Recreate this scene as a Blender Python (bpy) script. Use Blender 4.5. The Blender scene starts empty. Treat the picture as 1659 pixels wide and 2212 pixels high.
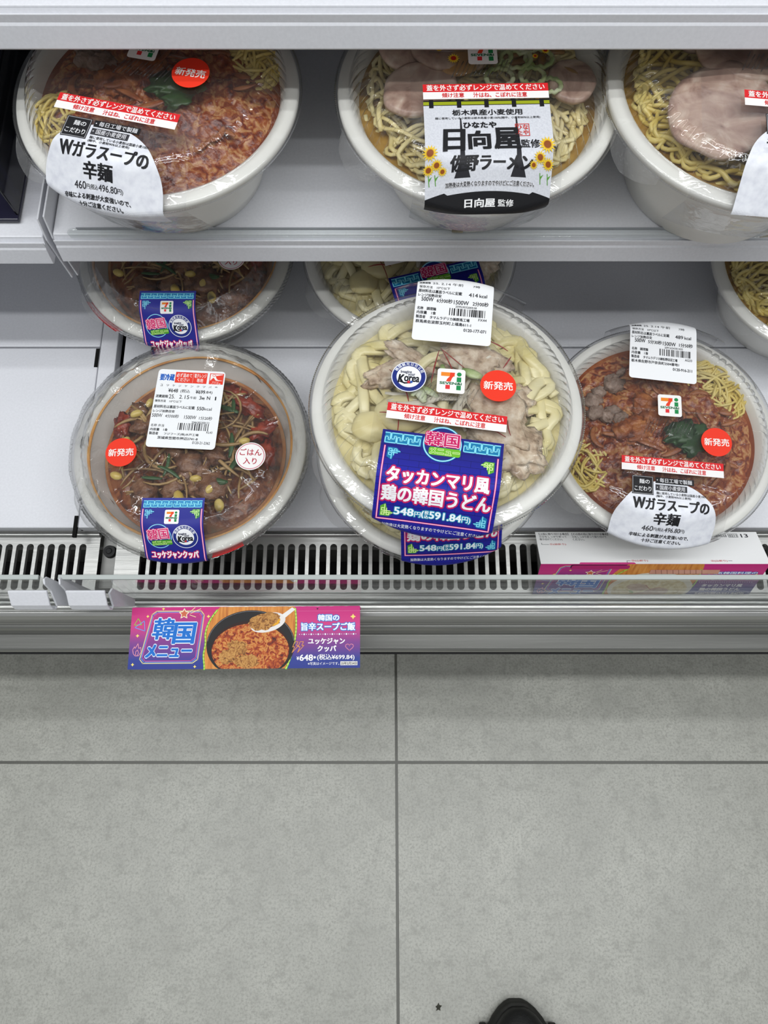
# -*- coding: utf-8 -*-
import bpy, bmesh, math, random
from mathutils import Vector, Matrix, noise
from mathutils.geometry import tessellate_polygon

scene = bpy.context.scene
COL = scene.collection
PI = math.pi

# ------------------------------------------------------------------ camera, world, lights, exposure
CAM_H = 1.02                       # lens height above the floor
TILT = math.radians(7.0)           # the fixture's shelves and deck rise 7 degrees towards the back
PITCH = math.radians(66.5)         # camera looks this far below the horizontal
cam_d = bpy.data.cameras.new('camera')
cam = bpy.data.objects.new('camera', cam_d); COL.objects.link(cam)
cam.location = (0, 0, CAM_H)
cam.rotation_euler = (PI / 2 - PITCH, 0, 0)
cam_d.sensor_fit = 'VERTICAL'; cam_d.sensor_height = 36.0; cam_d.lens = 36.0 * 1534.0 / 2212.0
cam_d.clip_start = 0.01
scene.camera = cam

world = bpy.data.worlds.new('store_ambient'); scene.world = world; world.use_nodes = True
bg = world.node_tree.nodes['Background']
bg.inputs['Color'].default_value = (0.93, 0.97, 1.0, 1); bg.inputs['Strength'].default_value = 0.22

def area(name, loc, size, power, rot=(0, 0, 0), col=(1, 1, 1)):
    l = bpy.data.lights.new(name, 'AREA'); l.shape = 'RECTANGLE'; l.size, l.size_y = size; l.energy = power; l.color = col
    o = bpy.data.objects.new(name, l); COL.objects.link(o); o.location = loc; o.rotation_euler = rot
    return o
TUBE = (0.97, 0.99, 1.0)
area('ceiling_tube_above_case', (0.0, 0.30, 2.70), (3.6, 0.08), 13, (0, 0, 0), TUBE)
area('ceiling_tube_over_case_front', (0.0, -0.12, 2.70), (3.6, 0.08), 28, (0, 0, 0), TUBE)
area('ceiling_tube_over_aisle', (0.0, -0.60, 2.70), (3.6, 0.08), 19, (0, 0, 0), TUBE)
area('ceiling_tubes_across_store', (0.0, -2.60, 2.60), (4.0, 0.5), 10, (math.radians(38), 0, 0), TUBE)

scene.view_settings.view_transform = 'Standard'
scene.view_settings.look = 'None'
scene.view_settings.gamma = 1.0
scene.view_settings.use_curve_mapping = False
scene.view_settings.exposure = 0.0
scene.cycles.transparent_max_bounces = 24

# ------------------------------------------------------------------ frame of the fixture: x right, v into the fixture, w up from its decks
FRAME = Matrix.Translation((0, 0, CAM_H)) @ Matrix.Rotation(TILT, 4, 'X')

# ------------------------------------------------------------------ materials
def lin(h):
    h = h.lstrip('#'); out = []
    for i in (0, 2, 4):
        c = int(h[i:i + 2], 16) / 255.0
        out.append(c / 12.92 if c <= 0.04045 else ((c + 0.055) / 1.055) ** 2.4)
    return (*out, 1.0)
_MATS = {}
def M(h, rough=0.4, metal=0.0, spec=0.5, coat=0.0, sss=0.0):
    k = (h, rough, metal, spec, coat, sss)
    if k in _MATS: return _MATS[k]
    m = bpy.data.materials.new('paint_' + h.strip('#')); m.use_nodes = True
    b = m.node_tree.nodes['Principled BSDF']
    b.inputs['Base Color'].default_value = lin(h); b.inputs['Roughness'].default_value = rough
    b.inputs['Metallic'].default_value = metal; b.inputs['Specular IOR Level'].default_value = spec
    b.inputs['Coat Weight'].default_value = coat
    if sss: b.inputs['Subsurface Weight'].default_value = sss; b.inputs['Subsurface Scale'].default_value = 0.004
    _MATS[k] = m
    return m
def noisy(name, cols, scale=60, rough=0.4, detail=6, bump=0.0, bscale=200, metal=0.0, stops=None, stretch=(1, 1, 1), coat=0.0, dist=0.0):
    """principled material whose colour wanders through a ramp by noise, with optional noise bump"""
    if name in _MATS: return _MATS[name]
    m = bpy.data.materials.new(name); m.use_nodes = True; nt = m.node_tree; N = nt.nodes; Lk = nt.links
    b = N['Principled BSDF']; b.inputs['Roughness'].default_value = rough; b.inputs['Metallic'].default_value = metal
    b.inputs['Coat Weight'].default_value = coat
    tc = N.new('ShaderNodeTexCoord'); mp = N.new('ShaderNodeMapping'); mp.inputs['Scale'].default_value = stretch
    Lk.new(tc.outputs['Object'], mp.inputs['Vector'])
    n = N.new('ShaderNodeTexNoise'); n.inputs['Scale'].default_value = scale; n.inputs['Detail'].default_value = detail
    n.inputs['Distortion'].default_value = dist
    Lk.new(mp.outputs[0], n.inputs['Vector'])
    r = N.new('ShaderNodeValToRGB'); e = r.color_ramp.elements
    st = stops or [0.3 + 0.4 * i / (len(cols) - 1) for i in range(len(cols))]
    while len(e) < len(cols): e.new(0.5)
    for i, c in enumerate(cols): e[i].position = st[i]; e[i].color = lin(c)
    Lk.new(n.outputs['Fac'], r.inputs['Fac']); Lk.new(r.outputs['Color'], b.inputs['Base Color'])
    if bump:
        n2 = N.new('ShaderNodeTexNoise'); n2.inputs['Scale'].default_value = bscale; n2.inputs['Detail'].default_value = 4
        Lk.new(mp.outputs[0], n2.inputs['Vector'])
        bp = N.new('ShaderNodeBump'); bp.inputs['Strength'].default_value = bump; bp.inputs['Distance'].default_value = 0.002
        Lk.new(n2.outputs['Fac'], bp.inputs['Height']); Lk.new(bp.outputs['Normal'], b.inputs['Normal'])
    _MATS[name] = m
    return m
def clear(name, tint=(0.97, 0.97, 0.97), base=0.05, rough=0.06, bump=0.0, bscale=40, haze=0.0, power=4.0, gain=0.8, edge=0.62):
    """thin clear plastic sheet: see-through, with a reflection that grows at grazing angles"""
    if name in _MATS: return _MATS[name]
    m = bpy.data.materials.new(name); m.use_nodes = True; nt = m.node_tree; N = nt.nodes; Lk = nt.links
    N.remove(N['Principled BSDF']); out = N['Material Output']
    t = N.new('ShaderNodeBsdfTransparent'); t.inputs['Color'].default_value = (*tint, 1)
    g = N.new('ShaderNodeBsdfGlossy'); g.inputs['Roughness'].default_value = rough
    lw = N.new('ShaderNodeLayerWeight'); lw.inputs['Blend'].default_value = 0.5
    pw = N.new('ShaderNodeMath'); pw.operation = 'POWER'; pw.inputs[1].default_value = power
    ma = N.new('ShaderNodeMath'); ma.operation = 'MULTIPLY_ADD'; ma.inputs[1].default_value = gain; ma.inputs[2].default_value = base
    Lk.new(lw.outputs['Facing'], pw.inputs[0]); Lk.new(pw.outputs[0], ma.inputs[0])
    mix = N.new('ShaderNodeMixShader'); Lk.new(ma.outputs[0], mix.inputs[0])
    cm = N.new('ShaderNodeMixRGB'); cm.inputs[1].default_value = (*tint, 1); cm.inputs[2].default_value = (*[q * edge for q in tint], 1)
    pe = N.new('ShaderNodeMath'); pe.operation = 'POWER'; pe.inputs[1].default_value = 3.0
    Lk.new(lw.outputs['Facing'], pe.inputs[0]); Lk.new(pe.outputs[0], cm.inputs[0]); Lk.new(cm.outputs[0], t.inputs['Color'])
    src = t
    if haze:
        d = N.new('ShaderNodeBsdfDiffuse'); d.inputs['Color'].default_value = (0.8, 0.8, 0.8, 1)
        mh = N.new('ShaderNodeMixShader'); mh.inputs[0].default_value = haze
        Lk.new(t.outputs[0], mh.inputs[1]); Lk.new(d.outputs[0], mh.inputs[2]); src = mh
    Lk.new(src.outputs[0], mix.inputs[1]); Lk.new(g.outputs[0], mix.inputs[2]); Lk.new(mix.outputs[0], out.inputs['Surface'])
    if bump:
        tc = N.new('ShaderNodeTexCoord'); n = N.new('ShaderNodeTexNoise'); n.inputs['Scale'].default_value = bscale; n.inputs['Detail'].default_value = 3
        n.inputs['Distortion'].default_value = 0.6
        Lk.new(tc.outputs['Object'], n.inputs['Vector'])
        bp = N.new('ShaderNodeBump'); bp.inputs['Strength'].default_value = bump; bp.inputs['Distance'].default_value = 0.003
        Lk.new(n.outputs['Fac'], bp.inputs['Height']); Lk.new(bp.outputs['Normal'], g.inputs['Normal'])
    _MATS[name] = m
    return m
def uv_ramp(name, cols, stops, axis=1, rough=0.5):
    """printed colour gradient, by the print's own UV"""
    if name in _MATS: return _MATS[name]
    m = bpy.data.materials.new(name); m.use_nodes = True; nt = m.node_tree; N = nt.nodes; Lk = nt.links
    b = N['Principled BSDF']; b.inputs['Roughness'].default_value = rough; b.inputs['Specular IOR Level'].default_value = 0.25
    tc = N.new('ShaderNodeTexCoord'); sp = N.new('ShaderNodeSeparateXYZ'); Lk.new(tc.outputs['UV'], sp.inputs[0])
    r = N.new('ShaderNodeValToRGB'); e = r.color_ramp.elements
    while len(e) < len(cols): e.new(0.5)
    for i, c in enumerate(cols): e[i].position = stops[i]; e[i].color = lin(c)
    Lk.new(sp.outputs[axis], r.inputs[0]); Lk.new(r.outputs[0], b.inputs['Base Color'])
    _MATS[name] = m
    return m

WHITE_STEEL = noisy('white_powder_coat', ['#d9dadf', '#dfe0e5'], scale=500, rough=0.42, detail=2, bump=0.02, bscale=900)
STEEL = noisy('brushed_steel', ['#a2a2a0', '#b2b2af', '#a8a8a5'], scale=40, rough=0.30, metal=0.7, stretch=(0.15, 3, 3), bump=0.05, bscale=120)
STEEL_D = noisy('dull_steel', ['#7b7b79', '#8f8f8c'], scale=30, rough=0.5, metal=0.75, stretch=(0.2, 2, 2))
DARK = M('#1d1d1e', 0.7)
VOID = M('#121212', 0.9, 0, 0.2)
PSP = noisy('white_foam_plastic', ['#e6e5df', '#eeede8'], scale=30, rough=0.35, detail=3)
LID = clear('clear_lid_plastic', (0.965, 0.965, 0.96), 0.06, 0.04, 0.2, 60, haze=0.02, power=2.8)
CRINK = clear('crinkled_wrap', (0.97, 0.97, 0.965), 0.06, 0.05, 1.0, 48, haze=0.02, power=2.8)
FILM = clear('clear_sleeve_film', (0.97, 0.97, 0.975), 0.045, 0.07, 0.5, 55)
TABM = clear('frosted_tab', (0.9, 0.9, 0.9), 0.12, 0.25, 0.9, 900, haze=0.08)
ACRYL = clear('clear_acrylic', (0.95, 0.96, 0.955), 0.03, 0.03, 0, 1, haze=0.025, power=3.0, gain=0.55, edge=0.92)
ACRYL_EDGE = M('#a3aaa7', 0.25, 0, 0.6)

# ------------------------------------------------------------------ object helpers
def tag(o, label=None, cat=None, group=None, kind=None):
    if label: o['label'] = label
    if cat: o['category'] = cat
    if group: o['group'] = group
    if kind: o['kind'] = kind
    return o
def mesh_from(name, verts, faces, mats, idx=None, smooth=False):
    me = bpy.data.meshes.new(name); me.from_pydata([tuple(v) for v in verts], [], faces); me.update()
    for m in (mats if isinstance(mats, (list, tuple)) else [mats]): me.materials.append(m)
    if idx is not None: me.polygons.foreach_set('material_index', idx)
    if smooth: me.polygons.foreach_set('use_smooth', [True] * len(me.polygons))
    return me
def link(name, me, parent=None, mtx=None):
    o = bpy.data.objects.new(name, me); COL.objects.link(o)
    if parent is not None: o.parent = parent
    elif mtx is not None: o.matrix_world = mtx
    return o
def empty(name, label, cat, mtx, group=None):
    o = bpy.data.objects.new(name, None); COL.objects.link(o); o.matrix_world = mtx; o.empty_display_size = 0.03
    return tag(o, label, cat, group)
def at(x, v, w, rx=0.0, rz=0.0):
    return FRAME @ Matrix.Translation((x, v, w)) @ Matrix.Rotation(math.radians(rx), 4, 'X') @ Matrix.Rotation(math.radians(rz), 4, 'Z')
class G:
    """collects geometry for one mesh"""
    def __init__(s): s.v = []; s.f = []
    def box(s, x0, x1, y0, y1, z0, z1):
        n = len(s.v)
        s.v += [(x0, y0, z0), (x1, y0, z0), (x1, y1, z0), (x0, y1, z0), (x0, y0, z1), (x1, y0, z1), (x1, y1, z1), (x0, y1, z1)]
        s.f += [tuple(n + i for i in q) for q in ((3, 2, 1, 0), (4, 5, 6, 7), (0, 1, 5, 4), (1, 2, 6, 5), (2, 3, 7, 6), (3, 0, 4, 7))]
        return s
    def prism(s, pts, x0, x1):
        """closed (y,z) outline swept along x"""
        n = len(s.v); k = len(pts)
        s.v += [(x0, p[0], p[1]) for p in pts] + [(x1, p[0], p[1]) for p in pts]
        s.f += [(n + i, n + (i + 1) % k, n + k + (i + 1) % k, n + k + i) for i in range(k)]
        s.f += [tuple(n + i for i in range(k))[::-1], tuple(n + k + i for i in range(k))]
        return s
    def plate(s, pts, z0, z1):
        """closed (x,y) outline raised from z0 to z1"""
        n = len(s.v); k = len(pts)
        s.v += [(p[0], p[1], z0) for p in pts] + [(p[0], p[1], z1) for p in pts]
        s.f += [(n + i, n + (i + 1) % k, n + k + (i + 1) % k, n + k + i) for i in range(k)]
        s.f += [tuple(n + i for i in range(k))[::-1], tuple(n + k + i for i in range(k))]
        return s
    def tube(s, pts, r, seg=6, flat=1.0, cap=True):
        n = len(s.v); k = len(pts); P = [Vector(p) for p in pts]
        for i in range(k):
            d = (P[min(i + 1, k - 1)] - P[max(i - 1, 0)]).normalized()
            up = Vector((0, 0, 1)) if abs(d.z) < 0.95 else Vector((0, 1, 0))
            a = d.cross(up).normalized(); b = a.cross(d)
            rr = r(i / (k - 1)) if callable(r) else r
            for j in range(seg):
                t = 2 * PI * j / seg
                s.v.append(P[i] + a * (rr * math.cos(t)) + b * (rr * flat * math.sin(t)))
        for i in range(k - 1):
            for j in range(seg):
                s.f.append((n + i * seg + j, n + i * seg + (j + 1) % seg, n + (i + 1) * seg + (j + 1) % seg, n + (i + 1) * seg + j))
        if cap: s.f += [tuple(n + j for j in range(seg))[::-1], tuple(n + (k - 1) * seg + j for j in range(seg))]
        return s
    def lathe(s, prof, seg=96, rfun=None, a0=0.0, a1=2 * PI):
        n = len(s.v); k = len(prof); full = abs(a1 - a0 - 2 * PI) < 1e-6; m = seg if full else seg + 1
        for j in range(m):
            t = a0 + (a1 - a0) * j / seg; c, q = math.cos(t), math.sin(t)
            for i, (r, z) in enumerate(prof):
                if rfun: r, z = rfun(i, j, t, r, z)
                s.v.append((r * c, r * q, z))
        for j in range(seg):
            j2 = (j + 1) % m
            for i in range(k - 1):
                s.f.append((n + j * k + i, n + j2 * k + i, n + j2 * k + i + 1, n + j * k + i + 1))
        return s
    def mesh(s, name, mat, smooth=False): return mesh_from(name, s.v, s.f, mat, None, smooth)
    def obj(s, name, mat, parent=None, mtx=None, smooth=False, bevel=0.0, seg=2):
        o = link(name, s.mesh(name, mat, smooth), parent, mtx)
        if bevel:
            b = o.modifiers.new('soft_edges', 'BEVEL'); b.width = bevel; b.segments = seg; b.limit_method = 'ANGLE'; b.angle_limit = math.radians(35)
        return o
def smooth_by_angle(o, deg=40):
    me = o.data
    me.polygons.foreach_set('use_smooth', [True] * len(me.polygons))
    try: me.set_sharp_from_angle(angle=math.radians(deg))
    except Exception: pass

# ------------------------------------------------------------------ printing: flat artwork in millimetres (x right, y down), laid on a surface by a mapping
_FC = bpy.data.curves.new('lettering', 'FONT'); _FC.resolution_u = 3
_FO = bpy.data.objects.new('lettering', _FC)
_GL = {}
def glyphs(s):
    if s not in _GL:
        _FC.body = s
        me = bpy.data.meshes.new_from_object(_FO)
        v = [(p.co.x, p.co.y) for p in me.vertices]; f = [tuple(p.vertices) for p in me.polygons]
        bpy.data.meshes.remove(me)
        _GL[s] = (v, f)
    return _GL[s]
class Art:
    def __init__(s): s.sh = []; s.mats = []; s.k = 0
    def mi(s, m):
        if isinstance(m, str): m = M(m, 0.5, 0, 0.25)
        if m not in s.mats: s.mats.append(m)
        return s.mats.index(m)
    def add(s, v, f, col, layer): s.k += 1; s.sh.append((v, f, s.mi(col), layer + 0.02 * (s.k % 40)))
    def poly(s, pts, col, layer=1):
        t = tessellate_polygon([[Vector((p[0], p[1], 0)) for p in pts]])
        s.add(list(pts), [tuple(q) for q in t], col, layer)
    def rect(s, x, y, w, h, col, layer=1): s.poly([(x, y), (x + w, y), (x + w, y + h), (x, y + h)], col, layer)
    def rr(s, x, y, w, h, r, col, layer=1, n=5):
        p = []
        for cx, cy, a in ((x + w - r, y + r, -90), (x + w - r, y + h - r, 0), (x + r, y + h - r, 90), (x + r, y + r, 180)):
            p += [(cx + r * math.cos(math.radians(a + 90 * i / n)), cy + r * math.sin(math.radians(a + 90 * i / n))) for i in range(n + 1)]
        s.poly(p, col, layer)
    def disc(s, x, y, r, col, layer=1, n=40, ry=None):
        s.poly([(x + r * math.cos(2 * PI * i / n), y + (ry or r) * math.sin(2 * PI * i / n)) for i in range(n)], col, layer)
    def line(s, pts, w, col, layer=1, closed=False):
        """constant-width stroke, one quad per segment, square joints"""
        P = [Vector((p[0], p[1])) for p in pts]
        if closed: P.append(P[0])
        v = []; f = []
        for a, b in zip(P, P[1:]):
            d = (b - a)
            if d.length < 1e-6: continue
            d.normalize(); nn = Vector((-d.y, d.x)) * (w / 2); e = d * (w / 2); i = len(v)
            v += [tuple(a - e + nn), tuple(a - e - nn), tuple(b + e - nn), tuple(b + e + nn)]
            f += [(i, i + 1, i + 2), (i, i + 2, i + 3)]
        s.add(v, f, col, layer)
    def ring(s, x, y, r, w, col, layer=1, n=48):
        v = []; f = []
        for i in range(n):
            c, q = math.cos(2 * PI * i / n), math.sin(2 * PI * i / n)
            v += [(x + (r - w / 2) * c, y + (r - w / 2) * q), (x + (r + w / 2) * c, y + (r + w / 2) * q)]
        for i in range(n):
            a = 2 * i; b = 2 * ((i + 1) % n); f += [(a, a + 1, b + 1), (a, b + 1, b)]
        s.add(v, f, col, layer)
    def text(s, t, x, y, w, h, col, layer=3, bold=0.0, halo=0.0, hcol=None, rot=0.0, shear=0.0):
        """lettering fitted to the box x,y,w,h"""
        gv, gf = glyphs(t)
        x0 = min(p[0] for p in gv); x1 = max(p[0] for p in gv); y0 = min(p[1] for p in gv); y1 = max(p[1] for p in gv)
        cx, cy = x + w / 2, y + h / 2; c, q = math.cos(math.radians(rot)), math.sin(math.radians(rot))
        base = []
        for a, b in gv:
            X = (a - x0) / (x1 - x0 or 1) * w - w / 2; Y = (y1 - b) / (y1 - y0 or 1) * h - h / 2
            X -= shear * Y
            base.append((cx + X * c - Y * q, cy + X * q + Y * c))
        if halo:
            for i in range(10):
                dx, dy = halo * math.cos(2 * PI * i / 10), halo * math.sin(2 * PI * i / 10)
                s.add([(a + dx, b + dy) for a, b in base], gf, hcol, layer - 0.95 + 0.0)
        sh = [(0, 0)] if not bold else [(bold, bold * .6), (-bold, bold * .6), (bold, -bold * .6), (-bold, -bold * .6), (0, 0)]
        for dx, dy in sh: s.add([(a + dx, b + dy) for a, b in base], gf, col, layer)
    def arc_text(s, t, x, y, r, a0, a1, h, col, layer=3, bold=0.0):
        for i, ch in enumerate(t):
            a = a0 + (a1 - a0) * i / (len(t) - 1)
            px, py = x + r * math.cos(math.radians(a)), y + r * math.sin(math.radians(a))
            s.text(ch, px - h / 2, py - h / 2, h, h, col, layer, bold, rot=a + 90)
    def paste(s, other, x, y, sc=1.0, rot=0.0, up=0.0):
        c, q = math.cos(math.radians(rot)) * sc, math.sin(math.radians(rot)) * sc
        for v, f, mi, ly in other.sh:
            s.sh.append(([(x + a * c - b * q, y + a * q + b * c) for a, b in v], f, s.mi(other.mats[mi]), ly + up))
    def mesh(s, name, mp, maxedge=0.0, step=0.00009):
        """mp(x_mm, y_mm, height_m) -> point; long triangles are split so prints follow curved film"""
        V = []; F = []; I = []; UV = []
        for v, f, mi, ly in s.sh:
            tris = []
            for q in f:
                for i in range(1, len(q) - 1): tris.append((v[q[0]], v[q[i]], v[q[i + 1]]))
            if maxedge:
                out = []; st = tris
                while st:
                    a, b, c = st.pop()
                    e = ((a[0] - b[0]) ** 2 + (a[1] - b[1]) ** 2, (b[0] - c[0]) ** 2 + (b[1] - c[1]) ** 2, (c[0] - a[0]) ** 2 + (c[1] - a[1]) ** 2)
                    mx = max(e)
                    if mx <= maxedge * maxedge: out.append((a, b, c)); continue
                    if e[0] == mx: m = ((a[0] + b[0]) / 2, (a[1] + b[1]) / 2); st += [(a, m, c), (m, b, c)]
                    elif e[1] == mx: m = ((b[0] + c[0]) / 2, (b[1] + c[1]) / 2); st += [(a, b, m), (a, m, c)]
                    else: m = ((c[0] + a[0]) / 2, (c[1] + a[1]) / 2); st += [(a, b, m), (b, c, m)]
                tris = out
            d = {}
            for tri in tris:
                ids = []
                ar = (tri[1][0] - tri[0][0]) * (tri[2][1] - tri[0][1]) - (tri[2][0] - tri[0][0]) * (tri[1][1] - tri[0][1])
                if ar > 0: tri = (tri[0], tri[2], tri[1])       # y runs down: keep faces turned outwards
                for p in tri:
                    kk = (round(p[0], 4), round(p[1], 4))
                    if kk not in d:
                        d[kk] = len(V); V.append(mp(p[0], p[1], step * ly)); UV.append((p[0] / 100.0, p[1] / 100.0))
                    ids.append(d[kk])
                if len(set(ids)) == 3: F.append(tuple(ids)); I.append(mi)
        me = mesh_from(name, V, F, s.mats, I)
        uv = me.uv_layers.new(name='print')
        for l in me.loops: uv.data[l.index].uv = UV[l.vertex_index]
        return me

# ------------------------------------------------------------------ artwork
NAVY = '#1d1f86'; PINK = '#c5195f'; CYAN = '#86dcf0'; CYAN2 = '#1377a8'; GREEN = '#8fd13c'; PALE = '#f1f1f4'; RED = '#ee3a24'; PRED = '#d8262b'
def art_logo(sz=19.0):
    a = Art(); k = sz / 100.0
    P = lambda pts: [(x * k - sz / 2, y * k - sz / 2) for x, y in pts]
    a.rr(-sz / 2, -sz / 2, sz, sz, sz * .1, '#f3f2ef', 0)
    a.poly(P([(13, 15), (62, 15), (62, 31), (13, 31)]), '#ef8a2c', 1)
    curve = [(62, 15), (58, 24), (50, 34), (45, 43), (42, 52)]
    a.poly(P([(46, 15), (63, 15), (61, 26), (53, 38), (48, 53), (32, 53), (36, 42), (44, 32)]), '#e8442a', 1.3)
    a.poly(P([(31, 67), (47, 67), (47, 84), (31, 84)]), '#e0353a', 1)
    a.disc(78 * k - sz / 2, 21 * k - sz / 2, 8.5 * k, '#1f8a4c', 1, 20)
    a.poly(P([(70, 33), (86, 33), (86, 53), (70, 53)]), '#1f8a4c', 1)
    a.poly(P([(70, 67), (86, 67), (86, 86), (70, 86)]), '#1f8a4c', 1)
    a.text('SEVEN&i', 10 * k - sz / 2, 55 * k - sz / 2, 78 * k, 10 * k, '#1c6b43', 2, 0.12)
    return a
def art_new(d=24.4):
    a = Art(); a.disc(0, 0, d / 2, RED, 0); a.text('新発売', -d * .40, -d * .125, d * .80, d * .26, '#f5efe9', 2, 0.13); return a
def art_rice(d=23.6):
    a = Art(); a.disc(0, 0, d / 2, '#f3f0ee', 0); a.ring(0, 0, d * .455, d * .022, '#c2556a', 1)
    a.text('ごはん', -d * .36, -d * .27, d * .72, d * .24, '#b4203c', 2, 0.06); a.text('入り', -d * .22, d * .06, d * .44, d * .23, '#b4203c', 2, 0.06); return a
def art_badge(d=24.0):
    a = Art(); r = d / 2
    a.disc(0, 0, r, '#22307f', 0); a.ring(0, 0, r * .97, r * .05, '#eceef6', 1); a.disc(0, 0, r * .70, '#f0f1f4', 1)
    a.arc_text('韓国観光公社公認', 0, 0, r * .83, -150, -30, r * .19, '#e6e9f4', 2, 0.05)
    a.text('Imagine', -r * .48, -r * .40, r * .62, r * .24, '#242a4a', 2, 0.07, rot=-3)
    a.text('your', -r * .05, -r * .20, r * .40, r * .20, '#242a4a', 2, 0.06, rot=-4)
    a.text('K', -r * .56, -r * .10, r * .30, r * .52, '#15171f', 2, 0.28, shear=.1); a.text('orea', -r * .24, -r * .02, r * .84, r * .34, '#15171f', 2, 0.2)
    a.line([(-r * .45, r * .36), (-r * .2, r * .44), (r * .1, r * .40)], r * .09, '#15171f', 2)
    a.disc(r * .02, r * .36, r * .09, '#c8303a', 3, 14); a.disc(r * .17, r * .34, r * .08, '#2a57a8', 3, 14)
    return a
def art_caution(bottom=True):
    a = Art(); a.rect(-40, -6, 80, 6.3, PRED, 0); a.rect(-40, 0.3, 80, 5.7, '#f3f0ee', 0)
    a.text('蓋を外さず必ずレンジで温めてください', -37.6, -5.2, 75.2, 4.7, '#f6ece8', 2, 0.1)
    a.text('傾け注意', -28, 1.2, 14, 3.7, PRED, 2, 0.07); a.text('汁はね、こぼれに注意', -8, 1.2, 34, 3.9, PRED, 2, 0.07)
    return a
def barcode(a, x, y, w, h, seed):
    R = random.Random(seed); p = x
    while p < x + w:
        t = R.choice((.35, .35, .6, .6, .95)); a.rect(p, y, min(t, x + w - p), h, '#17171a', 1); p += t + R.choice((.3, .45, .45, .8, 1.1))
INK = '#22242a'
def art_price_kuppa():
    a = Art(); a.rr(-27.5, -35, 55, 70, 3, '#f1f3f5', 0)
    T = lambda s, x, y, w, h, c=INK, b=0.04: a.text(s, x - 27.5, y - 35, w, h, c, 2, b)
    T('要冷蔵', 2.2, 4.4, 11.6, 6, '#1660c0', .2)
    a.rect(-13, -33, 26, 10, '#e8402f', 1); a.line([(1.6, -32.4), (1.6, -23.6)], .25, '#f3c0b8', 2)
    T('必ず温めて', 15.4, 3.2, 12.6, 3.6, '#fbeeea'); T('ください', 16.6, 7.4, 9.6, 3.4, '#fbeeea'); T('電子レンジ', 30, 3.2, 9.8, 3.6, '#fbeeea'); T('専用', 32.4, 7.4, 5, 3.6, '#fbeeea')
    a.rect(15, -33, 11.4, 10, '#e8402f', 1); a.rect(15.7, -32.3, 10, 6, '#f6f0ee', 2); a.disc(18.6, -31, 1.5, '#e8402f', 3, 16, 1.0); a.disc(18.6, -31, 1.1, '#f6f0ee', 4, 16, .65)
    a.poly([(20, -30.6), (25.7, -31.8), (25.7, -26.5), (22, -27), (20.6, -28.6)], '#e8402f', 3); a.poly([(16, -26.3), (18.2, -29), (20.4, -26.3)], '#e8402f', 3)
    T('やけど', 45, 9.4, 5.6, 1.5, '#fbeeea', 0); T('にご注意', 44.6, 11, 7.6, 1.3, '#fbeeea', 0)
    for i, ch in enumerate('ユッケジャンクッパ*'): T(ch, 3.4 + i * 4.95, 13.9, 2.1, 1.8 if ch != '*' else 1.4, INK, 0)
    T('¥648', 10.6, 17.6, 7.8, 3.4); T('(税込', 20.6, 17.8, 7.6, 3.6, INK, 0); T('¥699', 33, 17.9, 7.6, 3.4); T('.84)', 40.8, 18.4, 5.8, 3, INK, 0)
    T('消費期限', 1.2, 23.6, 10, 2.7); T('25.', 12, 23, 4.8, 3.6, INK, 0); T('2.', 20.4, 23.1, 2.8, 3.4, INK, 0); T('15', 24.8, 23.2, 3.6, 3.4, INK, 0); T('午前', 29.2, 24, 5, 2.4, INK, 0); T('3', 36.6, 23.3, 1.8, 3.2, INK, 0); T('時', 38.8, 24.4, 2.2, 2.2); T('N', 42.8, 23.3, 2.6, 3, INK); T('1', 49.4, 23.3, .9, 3.2, INK)
    T('保存方法', 1.2, 28, 8.8, 2.2); T('10℃以下', 13, 28.2, 10, 2.1, INK, 0)
    T('原材料名は裏面ラベルに記載', 1.2, 32.8, 33, 2.8); T('550', 36, 33, 5.6, 3.2); T('kcal', 42, 33.4, 6, 2.6, INK, 0)
    T('レンジ加熱目安', 1.2, 37, 17.4, 2.4); T('500W', 1, 40.6, 8.2, 3.2, INK, 0); T('4分00秒', 11.6, 40.8, 11, 3.2, INK, 0); T('1500W', 27, 41.2, 9.6, 3.1, INK, 0); T('1分20秒', 39, 41.4, 10.6, 3.2, INK, 0)
    T('2046382200131', 33.6, 46.2, 14, 1.8, INK, 0); barcode(a, -4.4, 13, 25, 6.2, 3)
    T('名称 弁当', 1.4, 49.8, 10.6, 2.4, INK, 0); T('内容量　1食', 1.4, 53.4, 14, 2.4); T('製造者', 1.2, 56.8, 7.2, 2.5); T('フジフーズ(株)水戸工場', 13, 57, 27.6, 2.4, INK, 0.02); T('茨城県笠間市押辺2741-8', 8.4, 60.4, 32, 2.5); T('KL43', 46.6, 54.4, 4.6, 1.9, INK, 0); T('0120-21-2362', 36.6, 63.6, 14, 2.3, INK, 0)
    return a
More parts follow.
